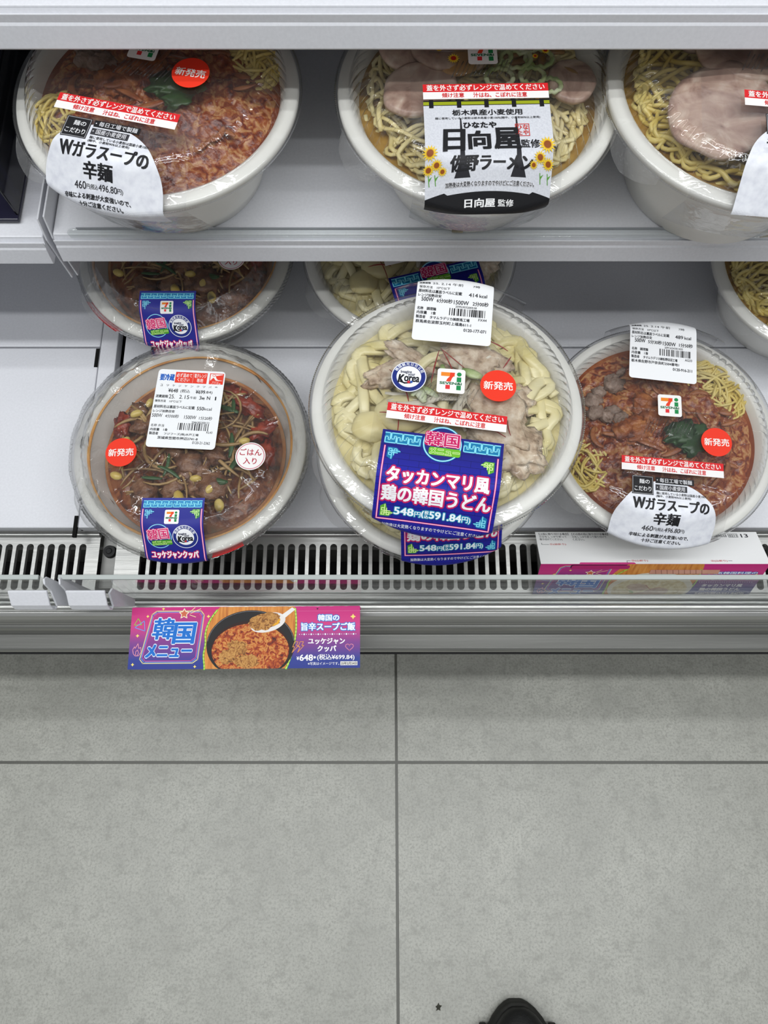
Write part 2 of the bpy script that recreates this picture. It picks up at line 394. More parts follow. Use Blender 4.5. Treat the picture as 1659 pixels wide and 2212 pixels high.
def art_price_noodle(kcal, m5, m15, maker, addr, tel, code, num, seed):
    a = Art(); a.rr(-27.5, -30, 55, 60, 2.6, '#f1f2f4', 0)
    T = lambda s, x, y, w, h, c=INK, b=0.05: a.text(s, x - 27.5, y - 30, w, h, c, 2, b)
    T('消費期限', 1.4, 9.4, 8, 2); T('25. 2.14 午前', 11, 9.2, 22, 2.4, INK, 0); T('7時', 40, 9.6, 5, 2.2, INK, 0)
    T('保存方法　10℃以下', 1.6, 13.2, 22, 2.2, INK, 0.02)
    T('原材料名は裏面ラベルに記載', 1.4, 16.4, 31, 2.9); T(kcal, 37.4, 16.6, 6.4, 3.2); T('kcal', 45, 17, 5.4, 2.8)
    T('レンジ加熱目安', 1.4, 20.2, 16.6, 2.6); T('500W', 4, 23.2, 8.6, 3.5); T(m5, 15, 23.4, 11.2, 3.7); T('1500W', 27.2, 23.8, 10.6, 3.5); T(m15, 40.6, 23.6, 11.2, 3.7)
    T(num, 28.6, 28.4, 15, 1.7, INK, 0.01); barcode(a, -3, 0.8, 25.6, 6.2, seed)
    T('名称　調理麺', 1.6, 31.6, 13.4, 2.7); T('内容量　1食', 1.6, 35.2, 13.6, 2.7); T('製造者', 1.4, 38.9, 6.6, 2.7); T(maker, 11.2, 38.9, 28, 2.7); T(addr, 1.5, 42.8, 39, 2.8); T(code, 45.4, 38, 5.8, 2.1, INK, 0.01); T(tel, 35.6, 47.4, 15.6, 2.5)
    return a
def knot(a, x, y, s, col, flip=1, vflip=1, back=None):
    q = lambda pts: [(x + flip * p * s, y + vflip * r * s) for p, r in pts]
    if back: a.poly(q([(-1, -1), (5, -1), (8, 2), (4, 3), (2.4, 8), (-1, 6)]), back, 1.2)
    for p in ([(0, 0), (2, 0), (2, 4.6), (0, 4.6), (0, 2.8), (5.6, 2.8)], [(3.4, 4.4), (3.4, 0), (5.2, 0), (5.2, 1.5), (0, 1.5), (0, 0)], [(2, 4.6), (2, 7)], [(5.2, 1.5), (7.2, 1.5)]):
        a.line(q(p), .62 * s, col, 2)
def meander(a, x, y, w, h, n, line_, fill):
    a.rect(x - .3, y - .3, w + .6, h + .6, fill, 1)
    u = w / n
    for i in range(n):
        X = x + i * u; e = u * .16
        if i % 2 == 0: pts = [(X, y), (X + u - e, y), (X + u - e, y + h * .72), (X + u * .5, y + h * .72), (X + u * .5, y + h * .4), (X, y + h * .4), (X, y + h), (X + u, y + h)]
        else: pts = [(X, y + h), (X + u - e, y + h), (X + u - e, y + h * .3), (X + u * .5, y + h * .3), (X + u * .5, y + h * .62), (X, y + h * .62), (X, y), (X + u, y)]
        a.line(pts, h * .105, line_, 2)
def korea_menu(a, x, y, sc, ring=True):
    """the round neon emblem: 韓国メニュー"""
    b = Art()
    if ring: b.disc(0, 0, 12.6, '#20247a', 0.6); b.ring(0, 0, 12.0, 1.3, '#2a9dc4', 1.2); b.ring(0, 0, 12.0, .5, '#c5f1fa', 1.6)
    b.rr(-11.6, -8.6, 23.2, 10.6, 2, PINK, 2)
    b.text('韓国', -10.6, -8.0, 21.2, 9.4, PINK, 4, 0.25, halo=.62, hcol='#f9dfe9')
    b.rr(-8.2, 2.6, 20.4, 5.6, 1.5, '#6fb82c', 2)
    b.text('メニュー', -7.4, 3.3, 18.8, 4.2, '#6fb82c', 4, 0.1, halo=.42, hcol='#e2f6b4')
    a.paste(b, x, y, sc, 0, 1.0)
def art_udon():
    a = Art(); W, H = 80.0, 84.0
    a.rect(-40, 0, W, H, uv_ramp('udon_label_blue', ['#191c7c', '#2022a0', '#1b1d8c'], [0.1, .3, .6]), 0)
    for r in range(14):                                            # brick joints printed on the label
        y = 11 + r * 4.6
        a.line([(-40, y), (40, y)], .28, '#14166a', .5)
        for c in range(7): 
            X = -40 + 13.3 * c + (6.6 if r % 2 else 0)
            if -39 < X < 39: a.line([(X, y), (X, y + 4.6)], .28, '#14166a', .5)
    meander(a, -37.6, 2.2, 23.6, 7.2, 6, CYAN, CYAN2); meander(a, 14.2, 2.2, 23.6, 7.2, 6, CYAN, CYAN2)
    korea_menu(a, 0, 6.0, 1.02)
    for sx in (-1, 1): a.line([(sx * 37.0, 12), (sx * 37.0, 62.5)], 1.2, '#d62e78', 1.4); a.line([(sx * 37.0, 12), (sx * 37.0, 62.5)], .5, '#fbd3e4', 2)
    a.line([(-37, 62.5), (37, 62.5)], 1.2, '#d62e78', 1.4); a.line([(-37, 62.5), (37, 62.5)], .5, '#fbd3e4', 2)
    knot(a, -34, 13.6, 1.0, CYAN, 1, 1, CYAN2); knot(a, 34, 15.6, 1.0, '#d8f3a0', -1, 1, '#5aa52c')
    knot(a, -34, 59.6, 1.0, '#d8f3a0', 1, -1, '#5aa52c'); knot(a, 34, 59.8, 1.0, CYAN, -1, -1, CYAN2)
    a.text('タッカンマリ風', -33, 26.2, 66, 10.4, PALE, 4, 0.42, halo=1.5, hcol=PINK)
    a.text('鶏の韓国うどん', -35, 38.6, 70.6, 10.6, PALE, 4, 0.40, halo=1.5, hcol=PINK)
    for t, x, y, w, h in (('548', -25.6, 53.4, 12.6, 5), ('円', -12.2, 55, 4, 3.6), ('(', -7.6, 53.8, 1.2, 5), ('税', -5.8, 53.4, 2.6, 2.5), ('込', -5.8, 56.2, 2.6, 2.5), ('591.84', -2.6, 53.4, 20.6, 5), ('円)', 18.6, 54.2, 5.6, 4.8)):
        a.text(t, x, y, w, h, '#eef6fa', 4, 0.22 if h > 4.9 else .08, halo=.75, hcol='#1989b0')
    a.text('加熱後は大変熱くなりますのでやけどにご注意ください。', -33, 65.2, 66, 2.7, '#dfe0ee', 3, 0.03)
    return a
def art_kuppa():
    a = Art()
    a.rect(-24, 0, 48, 62, uv_ramp('kuppa_label_blue', ['#3a3f94', '#2a2d8c', '#1f2284'], [0.0, .2, .5]), 0)
    meander(a, -22.2, 2.4, 22, 5.2, 8, CYAN, '#2f86c0'); meander(a, .6, 2.4, 21.6, 5.2, 8, CYAN, '#2f86c0')
    for sx in (-1, 1): a.line([(sx * 22.4, 9.4), (sx * 22.4, 58)], 1.1, '#d0407e', 1.4); a.line([(sx * 22.4, 9.4), (sx * 22.4, 58)], .5, '#fbd3e4', 2)
    knot(a, -20.4, 10, .88, CYAN, 1, 1, '#2a4f9a'); knot(a, 20.4, 10, .88, '#c8f09a', -1, 1, '#3d7d50')
    a.paste(art_logo(11), 0, 15.2, 1, 0, 1)
    a.ring(-10.2, 30.6, 9.6, .6, '#8fd6f2', 1.2)
    b = Art(); b.rr(-9, -6.4, 17.8, 8.8, 1, PINK, 1); b.text('韓国', -8.4, -6, 16.6, 8.2, '#d8306e', 3, .2, halo=.55, hcol='#fde3ec')
    b.rr(-6.6, 3.2, 16.2, 4.4, 1, '#4f9a2c', 1); b.text('メニュー', -6, 3.7, 15, 3.4, '#4f9a2c', 3, .1, halo=.4, hcol='#dcf4a2'); a.paste(b, -10.4, 30.4, 1, -5, 2)
    a.paste(art_badge(19), 9.8, 31, 1, 0, 1)
    a.text('ユッケジャンクッパ', -18, 43, 36, 6.4, '#f6f2f4', 4, .28, halo=.9, hcol=PINK)
    return a
GOTHIC = '#1b1b1e'
def art_wgara():
    a = Art(); paper = noisy('washi_print', ['#d5d7e0', '#e3e5ec', '#eceef3'], scale=180, rough=0.45, detail=5)
    pts = []
    for i in range(41):
        t = PI + PI * i / 40; pts.append((40.5 * math.cos(t), 41 + 38 * math.sin(t)))
    a.poly(pts + [(40.5, 66), (-40.5, 66)], paper, 0)
    a.rect(-28.4, .4, 16.8, 15.4, '#1d1d20', 1); a.line([(-27.7, 1.1), (-12.3, 1.1), (-12.3, 15.1), (-27.7, 15.1)], .3, '#b9b9bd', 2, True)
    a.text('麺の', -22.6, 3.2, 8, 3.8, '#e8e8ea', 3, .05); a.text('こだわり', -26.4, 9.2, 13, 3.8, '#e8e8ea', 3, .05)
    a.rect(-10, .6, 30, 5, '#1d1d20', 1); a.text('・毎日工場で製麺', -9, 1.2, 27.4, 3.6, '#dcdce0', 3, .04)
    a.rect(-10, 6.6, 24.6, 5, '#3a3a3e', 1); a.text('・国産小麦使用', -9, 7.2, 21.8, 3.7, '#dcdce0', 3, .04)
    a.text('麺に使用している小麦粉は国産小麦100%', -9.4, 12.6, 39, 2.2, GOTHIC, 2, .03); a.text('(麺中、小麦粉90%以上使用)', -9.6, 15.3, 27, 2.2, GOTHIC, 2, .03)
    a.text('W', -27.2, 18.4, 9, 8.6, GOTHIC, 2, .4); a.text('ガラスープの', -17.6, 18.2, 49, 9.4, GOTHIC, 2, .36)
    a.text('辛麺', -10, 29.6, 19.6, 10, GOTHIC, 2, .36)
    a.text('460', -17, 41.4, 8.4, 4.6, '#2b2b2f', 2, .05); a.text('円(税込', -8.2, 42.4, 7.8, 3.6, '#2b2b2f', 2, .02); a.text('496.80', .2, 41.8, 12.2, 4, '#2b2b2f', 2, .04); a.text('円)', 12.6, 42.4, 3.6, 3.6, '#2b2b2f', 2, .02)
    a.text('辛味による刺激が大変強いので、', -25, 48.4, 46, 3.4, GOTHIC, 2, .1); a.text('十分ご注意ください。', -15, 53.2, 31, 3.2, GOTHIC, 2, .1)
    return a
def sunflower(a, x, y, r, dark='#b0281c'):
    R = random.Random(int(x * 31 + y * 17)); n = 14
    for i in range(n):
        t = 2 * PI * i / n; c, s_ = math.cos(t), math.sin(t); p, q = -s_ * r * .2, c * r * .2
        a.poly([(x + c * r * .35 + p, y + s_ * r * .35 + q), (x + c * r, y + s_ * r), (x + c * r * .35 - p, y + s_ * r * .35 - q)], '#e9c534', 5 + .1 * (i % 2))
    a.disc(x, y, r * .52, '#d8a51c', 6, 16); a.disc(x, y, r * .42, dark, 7, 16)
def art_hinata():
    a = Art(); cloth = noisy('linen_print', ['#c9cbd2', '#d9dbe1'], scale=900, rough=0.4, detail=2)
    a.rect(-40, 0, 80, 77, cloth, 0)
    a.rect(-40, 0, 80, .9, '#17171a', 1); a.rect(-40, .9, 80, 2.5, '#9aa41c', 1); a.rect(-40, 3.4, 80, .5, '#17171a', 1)
    for x in (-35, -17.4, 0, 17.4, 35): a.rect(x - 1.4, -.6, 2.8, 6.4, '#17171a', 2)
    for x, w in ((-17, 5), (18, 5)): a.poly([(x - .4, 14), (x + .4, 14), (x + 1.6, 44), (x + w, 55), (x - w, 55), (x - 1.6, 44)], '#26262b', 1)
    a.text('栃木県産小麦使用', -22, 7.4, 44, 4.5, GOTHIC, 2, .14)
    a.text('麺に使用している小麦粉は栃木県産小麦100%(麺中、小麦粉80%以上使用)', -33, 13.2, 66, 2, GOTHIC, 2, .02)
    a.text('ひなたや', -15.4, 17.4, 20.4, 4.4, GOTHIC, 3, .22)
    a.text('日', -28, 23, 12.4, 15.6, GOTHIC, 3, .75, shear=.06); a.text('向', -12.6, 24.4, 13, 13.4, GOTHIC, 3, .7); a.text('屋', 3.4, 22.4, 15.4, 15.6, GOTHIC, 3, .75, shear=-.03)
    a.text('監修', 19.6, 31.4, 11.6, 6, GOTHIC, 3, .12)
    a.line([(17, 19.4), (25.4, 19.4), (25.4, 28.4), (17, 28.4)], .5, '#c9403c', 2, True); a.text('ひな', 17.8, 20, 7, 3.6, '#c9403c', 3, .1); a.text('たや', 17.8, 24.2, 7, 3.6, '#c9403c', 3, .1)
    a.text('佐野ラーメン', -24.4, 42, 51, 9.2, GOTHIC, 3, .4, shear=.08)
    pts = [(-40, 63)] + [(-40 + 2 * i, 62.4 + 2.6 * math.sin(PI * i / 40) * -1 + (3.4 if 6 < i < 34 else 1.2 * abs(20 - i) / 6 - 1)) for i in range(41)] + [(40, 77), (-40, 77)]
    a.poly(pts, '#17171a', 1)
    a.text('加熱後は大変熱くなりますのでやけどにご注意ください。', -27.4, 57, 56, 3, '#1c1c20', 4, .06, halo=.3, hcol='#e8e8ec')
    a.text('日向屋', -15, 67.4, 19, 5.0, '#eeeeee', 3, .22); a.text('監修', 6, 68, 10, 4.2, '#eeeeee', 3, .08)
    for x, y, r in ((-37, 39, 5), (-33, 46.4, 3.8), (-38, 48.6, 3.8), (-29.4, 50.4, 3), (36, 35, 5.6), (31.4, 43, 4.2), (37, 46.4, 4.2), (27.4, 47.6, 2.9)): sunflower(a, x, y, r, '#8d4a1c')
    for x in (-38, -34, 37, 32): a.line([(x, 52), (x + .6, 58)], .5, '#5e9a3c', 2); a.poly([(x, 54), (x + 2.4, 52.4), (x + .6, 55.4)], '#5e9a3c', 2)
    return a
def art_chashu():
    a = Art(); paper = noisy('washi_print', ['#d5d7e0'], 1)
    pts = []
    for i in range(41):
        t = PI + PI * i / 40; pts.append((40.5 * math.cos(t), 41 + 38 * math.sin(t)))
    a.poly(pts + [(40.5, 66), (-40.5, 66)], paper, 0)
    a.rect(-28.4, .4, 16.8, 15.4, '#1d1d20', 1); a.line([(-27.7, 1.1), (-12.3, 1.1), (-12.3, 15.1), (-27.7, 15.1)], .3, '#b9b9bd', 2, True)
    a.text('麺の', -24.6, 3.2, 9, 4, '#e8e8ea', 3, .05); a.text('こだわり', -26.4, 9.2, 13, 3.8, '#e8e8ea', 3, .05)
    a.text('チャ', -28.4, 19, 15, 8.4, GOTHIC, 2, .36); a.text('醤', -18, 30, 9.6, 9.6, GOTHIC, 2, .36)
    return a

# ------------------------------------------------------------------ packaged bowls
R_TOP, Z_TOP, R_RIM, Z_RIM = 0.0785, 0.0917, 0.0998, 0.0690
class Pack:
    """film laid over a lidded bowl: t = distance unrolled from the bowl's middle, positive to the back"""
    def __init__(s, hz=0.0, k=1.0): s.hz = hz; s.k = k
    def film(s, x, t, h):
        sg = -1.0 if t < 0 else 1.0; d = abs(t); k = s.k; rtop = R_TOP if t < 0 else R_TOP + .0125 * min(1.0, d / .03)
        rt = math.sqrt(max((rtop * k) ** 2 - x * x, 1e-6)); rr = math.sqrt(max((R_RIM * k) ** 2 - x * x, 1e-6)); rb = math.sqrt(max((.074 * k) ** 2 - x * x, 1e-6))
        zt, zr, zb = Z_TOP + s.hz, Z_RIM + s.hz + (.006 if t > .03 else 0), .012
        P = [(0, zt), (rt, zt), (rr, zr), (rb, zb)]
        T = []; D = [0.0]
        for a, b in zip(P, P[1:]):
            L = math.hypot(b[0] - a[0], b[1] - a[1]); T.append(((b[0] - a[0]) / L, (b[1] - a[1]) / L)); D.append(D[-1] + L)
        i = 0 if d <= D[1] else (1 if d <= D[2] else 2)
        y, z = P[i][0] + T[i][0] * (d - D[i]), P[i][1] + T[i][1] * (d - D[i]); tx, tz = T[i]
        for c, e in ((1, .0065), (2, .0035)):                      # film rounds its corners
            if abs(d - D[c]) < e:
                u = (d - D[c] + e) / (2 * e); A = (P[c][0] - e * T[c - 1][0], P[c][1] - e * T[c - 1][1]); B = (P[c][0] + e * T[c][0], P[c][1] + e * T[c][1])
                y = (1 - u) ** 2 * A[0] + 2 * u * (1 - u) * P[c][0] + u * u * B[0]; z = (1 - u) ** 2 * A[1] + 2 * u * (1 - u) * P[c][1] + u * u * B[1]
                tx, tz = T[c - 1][0] * (1 - u) + T[c][0] * u, T[c - 1][1] * (1 - u) + T[c][1] * u
                L = math.hypot(tx, tz); tx /= L; tz /= L
        return Vector((x, sg * (y - tz * h), z + tx * h))
    def mapper(s, cx, cy, rot=0.0, lift=0.0004):
        c, q = math.cos(math.radians(rot)), math.sin(math.radians(rot))
        def mp(x, y, h):
            X, Y = x * .001, -y * .001
            return s.film(cx * .001 + X * c - Y * q, cy * .001 + X * q + Y * c, lift + h)
        return mp
BOWL_PROF = [(0, 0.003), (.05, .003), (.056, 0), (.0605, .0015), (.064, .012), (.070, .032), (.0765, .050), (.081, .059), (.0835, .0625), (.0935, .0645), (.0955, .0665), (.0955, .069), (.0943, .0708), (.0868, .0712), (.0845, .0695), (.082, .063), (.074, .044), (.066, .02), (.06, .006), (0, .005)]
LID_PROF = [(.0962, .0655), (.0972, .067), (.0972, .0705), (.0955, .0722), (.0885, .0722), (.0872, .0735), (.0862, .077), (.0848, .0802), (.0829, .0834), (.0806, .0862), (.0780, .0884), (.0762, .0896), (.0752, .0902), (.0738, .0901), (.055, .0898), (.03, .0898), (0.0, .0898)]
_ME = {}
def cached(key, fn):
    if key not in _ME: _ME[key] = fn()
    return _ME[key]
def bowl_mesh(hz, k):
    pr = [(r * k, z if z < .01 else z + hz) for r, z in BOWL_PROF]
    return G().lathe(pr, 120).mesh('bowl', PSP, True)
def lid_mesh(hz, k, ribs, seed):
    def rf(i, j, t, r, z):
        if i in (1, 2): r += .00045 if j % 2 else -.00025
        if ribs and 6 <= i <= 13:
            a = (t * 180 / PI) % 90
            on = 1.0 if (a < 62) else .25
            r -= .0026 * on * max(0.0, math.cos(t * 72)) ** 1.5 * (1 if i in (7, 8, 9, 10, 11, 12) else .5)
        if not ribs and 5 <= i <= 13:
            n1 = noise.noise(Vector((math.cos(t) * 9, math.sin(t) * 9, i * .7 + seed)))
            r += .0022 * n1; z += .0016 * noise.noise(Vector((math.cos(t) * 7 + 5, math.sin(t) * 7, i * .5 + seed)))
        return r * k, z + hz
    g = G().lathe(LID_PROF, 720, rf)
    rnd = random.Random(seed)
    zt = .0902 + hz
    for i in range(13):                                            # embossed hatching in the middle of the lid
        x = -.018 + i * .0029; g.tube([(x - .002 * 1.2, -.012 + rnd.random() * .003, zt), (x + .003, .001 + rnd.random() * .003, zt)], .0004, 5)
    for sx in (-1, 1): g.tube([(sx * .011, .0105, zt), (sx * .034, .0105, zt)], .0005, 5)
    return g.mesh('lid', LID if ribs else CRINK, True)
def sleeve_mesh(pk, w=.0475):
    V = []; F = []; nx, nt = 20, 90; T = .150
    for i in range(nx + 1):
        for j in range(nt + 1):
            x = -w + 2 * w * i / nx; t = -T + 2 * T * j / nt
            crk = .0006 * noise.noise(Vector((x * 90, t * 60, 3.3))) if abs(t) > .07 else .00015 * noise.noise(Vector((x * 60, t * 60, 1)))
            V.append(pk.film(x, t, .0003 + abs(crk)))
    for i in range(nx):
        for j in range(nt): F.append((i * (nt + 1) + j, (i + 1) * (nt + 1) + j, (i + 1) * (nt + 1) + j + 1, i * (nt + 1) + j + 1))
    return mesh_from('film_sleeve', V, F, FILM, None, True)
def tab_mesh(ang, hz, k, w=13):
    V = []; F = []
    for i in range(13):
        s = (i - 6) / 6.0; t = math.radians(ang + s * w); e = (.0015 + .0065 * max(0, 1 - abs(s) ** 3))
        for j in range(5):
            u = j / 4; r = .0968 * k + e * u; V.append((r * math.cos(t), r * math.sin(t), .0685 + hz - .011 * u * u * (1 - .5 * abs(s))))
    for i in range(12):
        for j in range(4): F.append((i * 5 + j, i * 5 + j + 1, (i + 1) * 5 + j + 1, (i + 1) * 5 + j))
    return mesh_from('lid_tab', V, F, TABM, None, True)
def wrap_mesh(seed):
    def rf(i, j, t, r, z):
        n = noise.noise(Vector((math.cos(t) * 6, math.sin(t) * 6, i * .6 + seed)))
        return r + .0011 * n + (.0004 if i in (2, 3) and j % 2 else 0), z + .0008 * n
    pr = [(.064, .002), (.08, .045), (.0985, .0645), (.0992, .0705), (.094, .0745), (.084, .085), (.0768, .0925)]
    return G().lathe(pr, 300, rf).mesh('shrink_wrap', CRINK, True)

# ---- food
def noodle_mesh(name, mat, n, seed, R, z0, dz, rad, flat, length, curl=22.0, cx=0.0, cy=0.0, a0=None):
    R_ = random.Random(seed); g = G()
    for q in range(n):
        r = R * math.sqrt(R_.random()); a = R_.random() * 2 * PI
        x, y = r * math.cos(a), r * math.sin(a); h = R_.random() * 2 * PI; k = R_.uniform(-curl, curl)
        lay = q / n; st = .0035; pts = []; ph = R_.random() * 6
        for i in range(int(length * R_.uniform(.6, 1.2) / st)):
            rr = math.hypot(x, y) / R
            pts.append((cx + x, cy + y, z0 + dz * lay * (1 - .55 * rr * rr) + .0022 * math.sin(ph + i * .55)))
            k += R_.uniform(-1, 1) * curl * .5; k = max(-curl * 1.6, min(curl * 1.6, k)); h += k * st
            if rr > .93:
                d = math.atan2(-y, -x) - h; d = (d + PI) % (2 * PI) - PI; h += d * .35
            x += math.cos(h) * st; y += math.sin(h) * st
        if len(pts) > 3: g.tube(pts, rad * R_.uniform(.85, 1.15), 7, flat)
    return g.mesh(name, mat, True)
def blob_mesh(name, mat, items, seed, rough=.35, freq=1.6, sub=3):
    """items: (x, y, z, sx, sy, sz, rot) lumps in one mesh"""
    V = []; F = []; bm = bmesh.new(); bmesh.ops.create_icosphere(bm, subdivisions=sub, radius=1.0)
    bm.verts.ensure_lookup_table(); base = [v.co.copy() for v in bm.verts]; fc = [tuple(v.index for v in f.verts) for f in bm.faces]; bm.free()
    for q, (x, y, z, sx, sy, sz, rt) in enumerate(items):
        n0 = len(V); off = Vector((seed * 3.1 + q * 7.7, q * 2.3, seed)); c, s_ = math.cos(rt), math.sin(rt)
        for p in base:
            k = 1 + rough * noise.noise(p * freq + off) + rough * .55 * noise.noise(p * freq * 2.7 + off) + rough * .25 * noise.noise(p * freq * 6 + off)
            a, b = p.x * sx * k, p.y * sy * k
            V.append((x + a * c - b * s_, y + a * s_ + b * c, z + p.z * sz * k))
        F += [tuple(n0 + i for i in f) for f in fc]
    return mesh_from(name, V, F, mat, None, True)
def sheet_mesh(name, mat, R, z, amp, freq, seed, dome=0.0, rings=40, seg=110, edge=1.0):
    """lumpy round food surface"""
    V = [(0, 0, z + dome)]; F = []
    for i in range(1, rings + 1):
        r = R * i / rings
        for j in range(seg):
            t = 2 * PI * j / seg; x, y = r * math.cos(t), r * math.sin(t); p = Vector((x, y, 0)) * freq + Vector((seed * 9.3, seed, seed * 2))
            h = noise.noise(p) + .6 * noise.noise(p * 2.3) + .35 * abs(noise.noise(p * 5.1)) * 2 - .2
            V.append((x, y, z + dome * (1 - (i / rings) ** 2) + amp * h * (1 - (i / rings) ** 8 * edge)))
    F += [(0, 1 + j, 1 + (j + 1) % seg) for j in range(seg)]
    for i in range(rings - 1):
        for j in range(seg): F.append((1 + i * seg + j, 1 + (i + 1) * seg + j, 1 + (i + 1) * seg + (j + 1) % seg, 1 + i * seg + (j + 1) % seg))
    return mesh_from(name, V, F, mat, None, True)
def slice_mesh(name, mat, x, y, z, r, seed, tiltx=0, tilty=0, sy=.85, rot=0):
    """one thin slice of roast pork, wavy and not quite round"""
    V = []; F = []; seg, rg = 60, 10; c, s_ = math.cos(rot), math.sin(rot)
    for side in (0, 1):
        for i in range(rg + 1):
            for j in range(seg):
                t = 2 * PI * j / seg; k = 1 + .1 * noise.noise(Vector((math.cos(t) * 1.5, math.sin(t) * 1.5, seed)))
                q = r * k * i / rg; a, b = q * math.cos(t), q * sy * math.sin(t)
                h = .0035 * noise.noise(Vector((a * 35, b * 35, seed * 2.7))) + tiltx * a + tilty * b
                V.append((x + a * c - b * s_, y + a * s_ + b * c, z + h + (.0024 if side else -.0012) - (.0012 if i == rg and side else 0)))
        o = side * (rg + 1) * seg
        for i in range(rg):
            for j in range(seg):
                f = (o + i * seg + j, o + (i + 1) * seg + j, o + (i + 1) * seg + (j + 1) % seg, o + i * seg + (j + 1) % seg)
                F.append(f if side else f[::-1])
    o = (rg + 1) * seg
    for j in range(seg): F.append((rg * seg + j, rg * seg + (j + 1) % seg, o + rg * seg + (j + 1) % seg, o + rg * seg + j))
    return mesh_from(name, V, F, mat, None, True)
def bits_mesh(name, mat, n, seed, R, z, rad, length, flat=1.0, curl=60, rmin=0, arc=None, dome=0.0):
    R_ = random.Random(seed); g = G()
    for q in range(n):
        r = rmin + (R - rmin) * math.sqrt(R_.random()); a = R_.uniform(*(arc or (0, 2 * PI))); x, y = r * math.cos(a), r * math.sin(a)
        h = R_.random() * 2 * PI; k = R_.uniform(-curl, curl); L = length * R_.uniform(.6, 1.3); st = L / 8; pts = []
        zz = z + dome * (1 - (r / R) ** 2) + R_.uniform(-.001, .002); tz = R_.uniform(-.12, .12)
        for i in range(9):
            if math.hypot(x, y) > R * 1.03: break
            pts.append((x, y, zz + tz * (i - 4) * st)); h += k * st; x += math.cos(h) * st; y += math.sin(h) * st
        if len(pts) < 4: continue
        g.tube(pts, lambda u, rd=rad * R_.uniform(.7, 1.2): rd * (0.45 + 2.2 * u * (1 - u)), 7, flat)
    return g.mesh(name, mat, True)
UDON_M = noisy('udon_noodle', ['#d6c887', '#e4d9a6', '#ece3ba'], scale=30, rough=0.3, detail=3)
RAMEN_M = noisy('ramen_noodle', ['#c9ae4e', '#dcc877', '#e3d391'], scale=40, rough=0.35, detail=3)
PALE_RAMEN = noisy('pale_ramen_noodle', ['#cdb975', '#e0d29b', '#e6dcae'], scale=40, rough=0.35, detail=3)
CHICKEN_M = noisy('boiled_chicken', ['#8f765e', '#bfa78d', '#d6c3aa', '#e6d9c6'], scale=130, rough=0.45, bump=0.6, bscale=260)
PORK_M = noisy('roast_pork', ['#8a6a5c', '#ae8f80', '#c4a998', '#d8c6b6'], scale=55, rough=0.35, detail=8, bump=0.25, bscale=200, dist=1.2)
STEW_M = noisy('spicy_stew', ['#3a1a0e', '#6b351b', '#8f532c', '#7d6042'], scale=95, rough=0.25, detail=8, bump=0.5, bscale=220, dist=.8)
STEWR_M = noisy('red_soup_surface', ['#8a4a28', '#b0764a', '#c79a6e'], scale=45, rough=0.18, detail=6)
GARA_M = noisy('spicy_egg_topping', ['#43130a', '#722a10', '#964c22', '#bd8c5a', '#86401b'], scale=150, rough=0.25, detail=9, bump=0.6, bscale=240, dist=1.0, stops=[.28, .4, .5, .63, .74])
GARAS_M = noisy('red_broth', ['#6a2a14', '#86421f', '#a36233'], scale=35, rough=0.15, detail=5)
CLEARSOUP = noisy('jellied_chicken_soup', ['#cfc082', '#ddd2a0', '#e5dcb4'], scale=35, rough=0.2, detail=5, bump=.15, bscale=90)
SOYSOUP = noisy('soy_soup', ['#7d5a22', '#a5813c', '#b99a55'], scale=35, rough=0.2, detail=5)
BEEF_M = noisy('shredded_beef', ['#4a2c1c', '#70482f', '#8f6a4e'], scale=120, rough=0.4, bump=.6, bscale=260)
MINCE_M = noisy('minced_pork', ['#6d5647', '#8d7668', '#a89284'], scale=160, rough=0.5, bump=.7, bscale=300)
SPROUT_M = noisy('bean_sprout', ['#7d5f3c', '#a08050', '#b89c6c'], scale=60, rough=0.3)
BEAN_M = noisy('soybean_head', ['#c2a548', '#d9c276'], scale=90, rough=0.3); LEEK_M = noisy('leek', ['#6f9440', '#b9c98a', '#e3e7cf'], scale=70, rough=0.35); CHIVE_M = noisy('chive', ['#1f3d1d', '#35592b'], scale=90, rough=0.35)
CHILI_M = M('#9c1f14', 0.4); PEPPER_M = noisy('red_pepper', ['#5a160c', '#86301c', '#a8442a'], scale=120, rough=0.3, bump=.4); RADISH_M = noisy('white_leek', ['#cfc6b0', '#e6e1d2'], scale=50, rough=0.3)
MENMA_M = noisy('bamboo_shoot', ['#7f5a2c', '#a27a42'], scale=60, rough=0.35); EGGW_M = noisy('tofu_skin', ['#b98a50', '#caa069'], scale=40, rough=0.3)

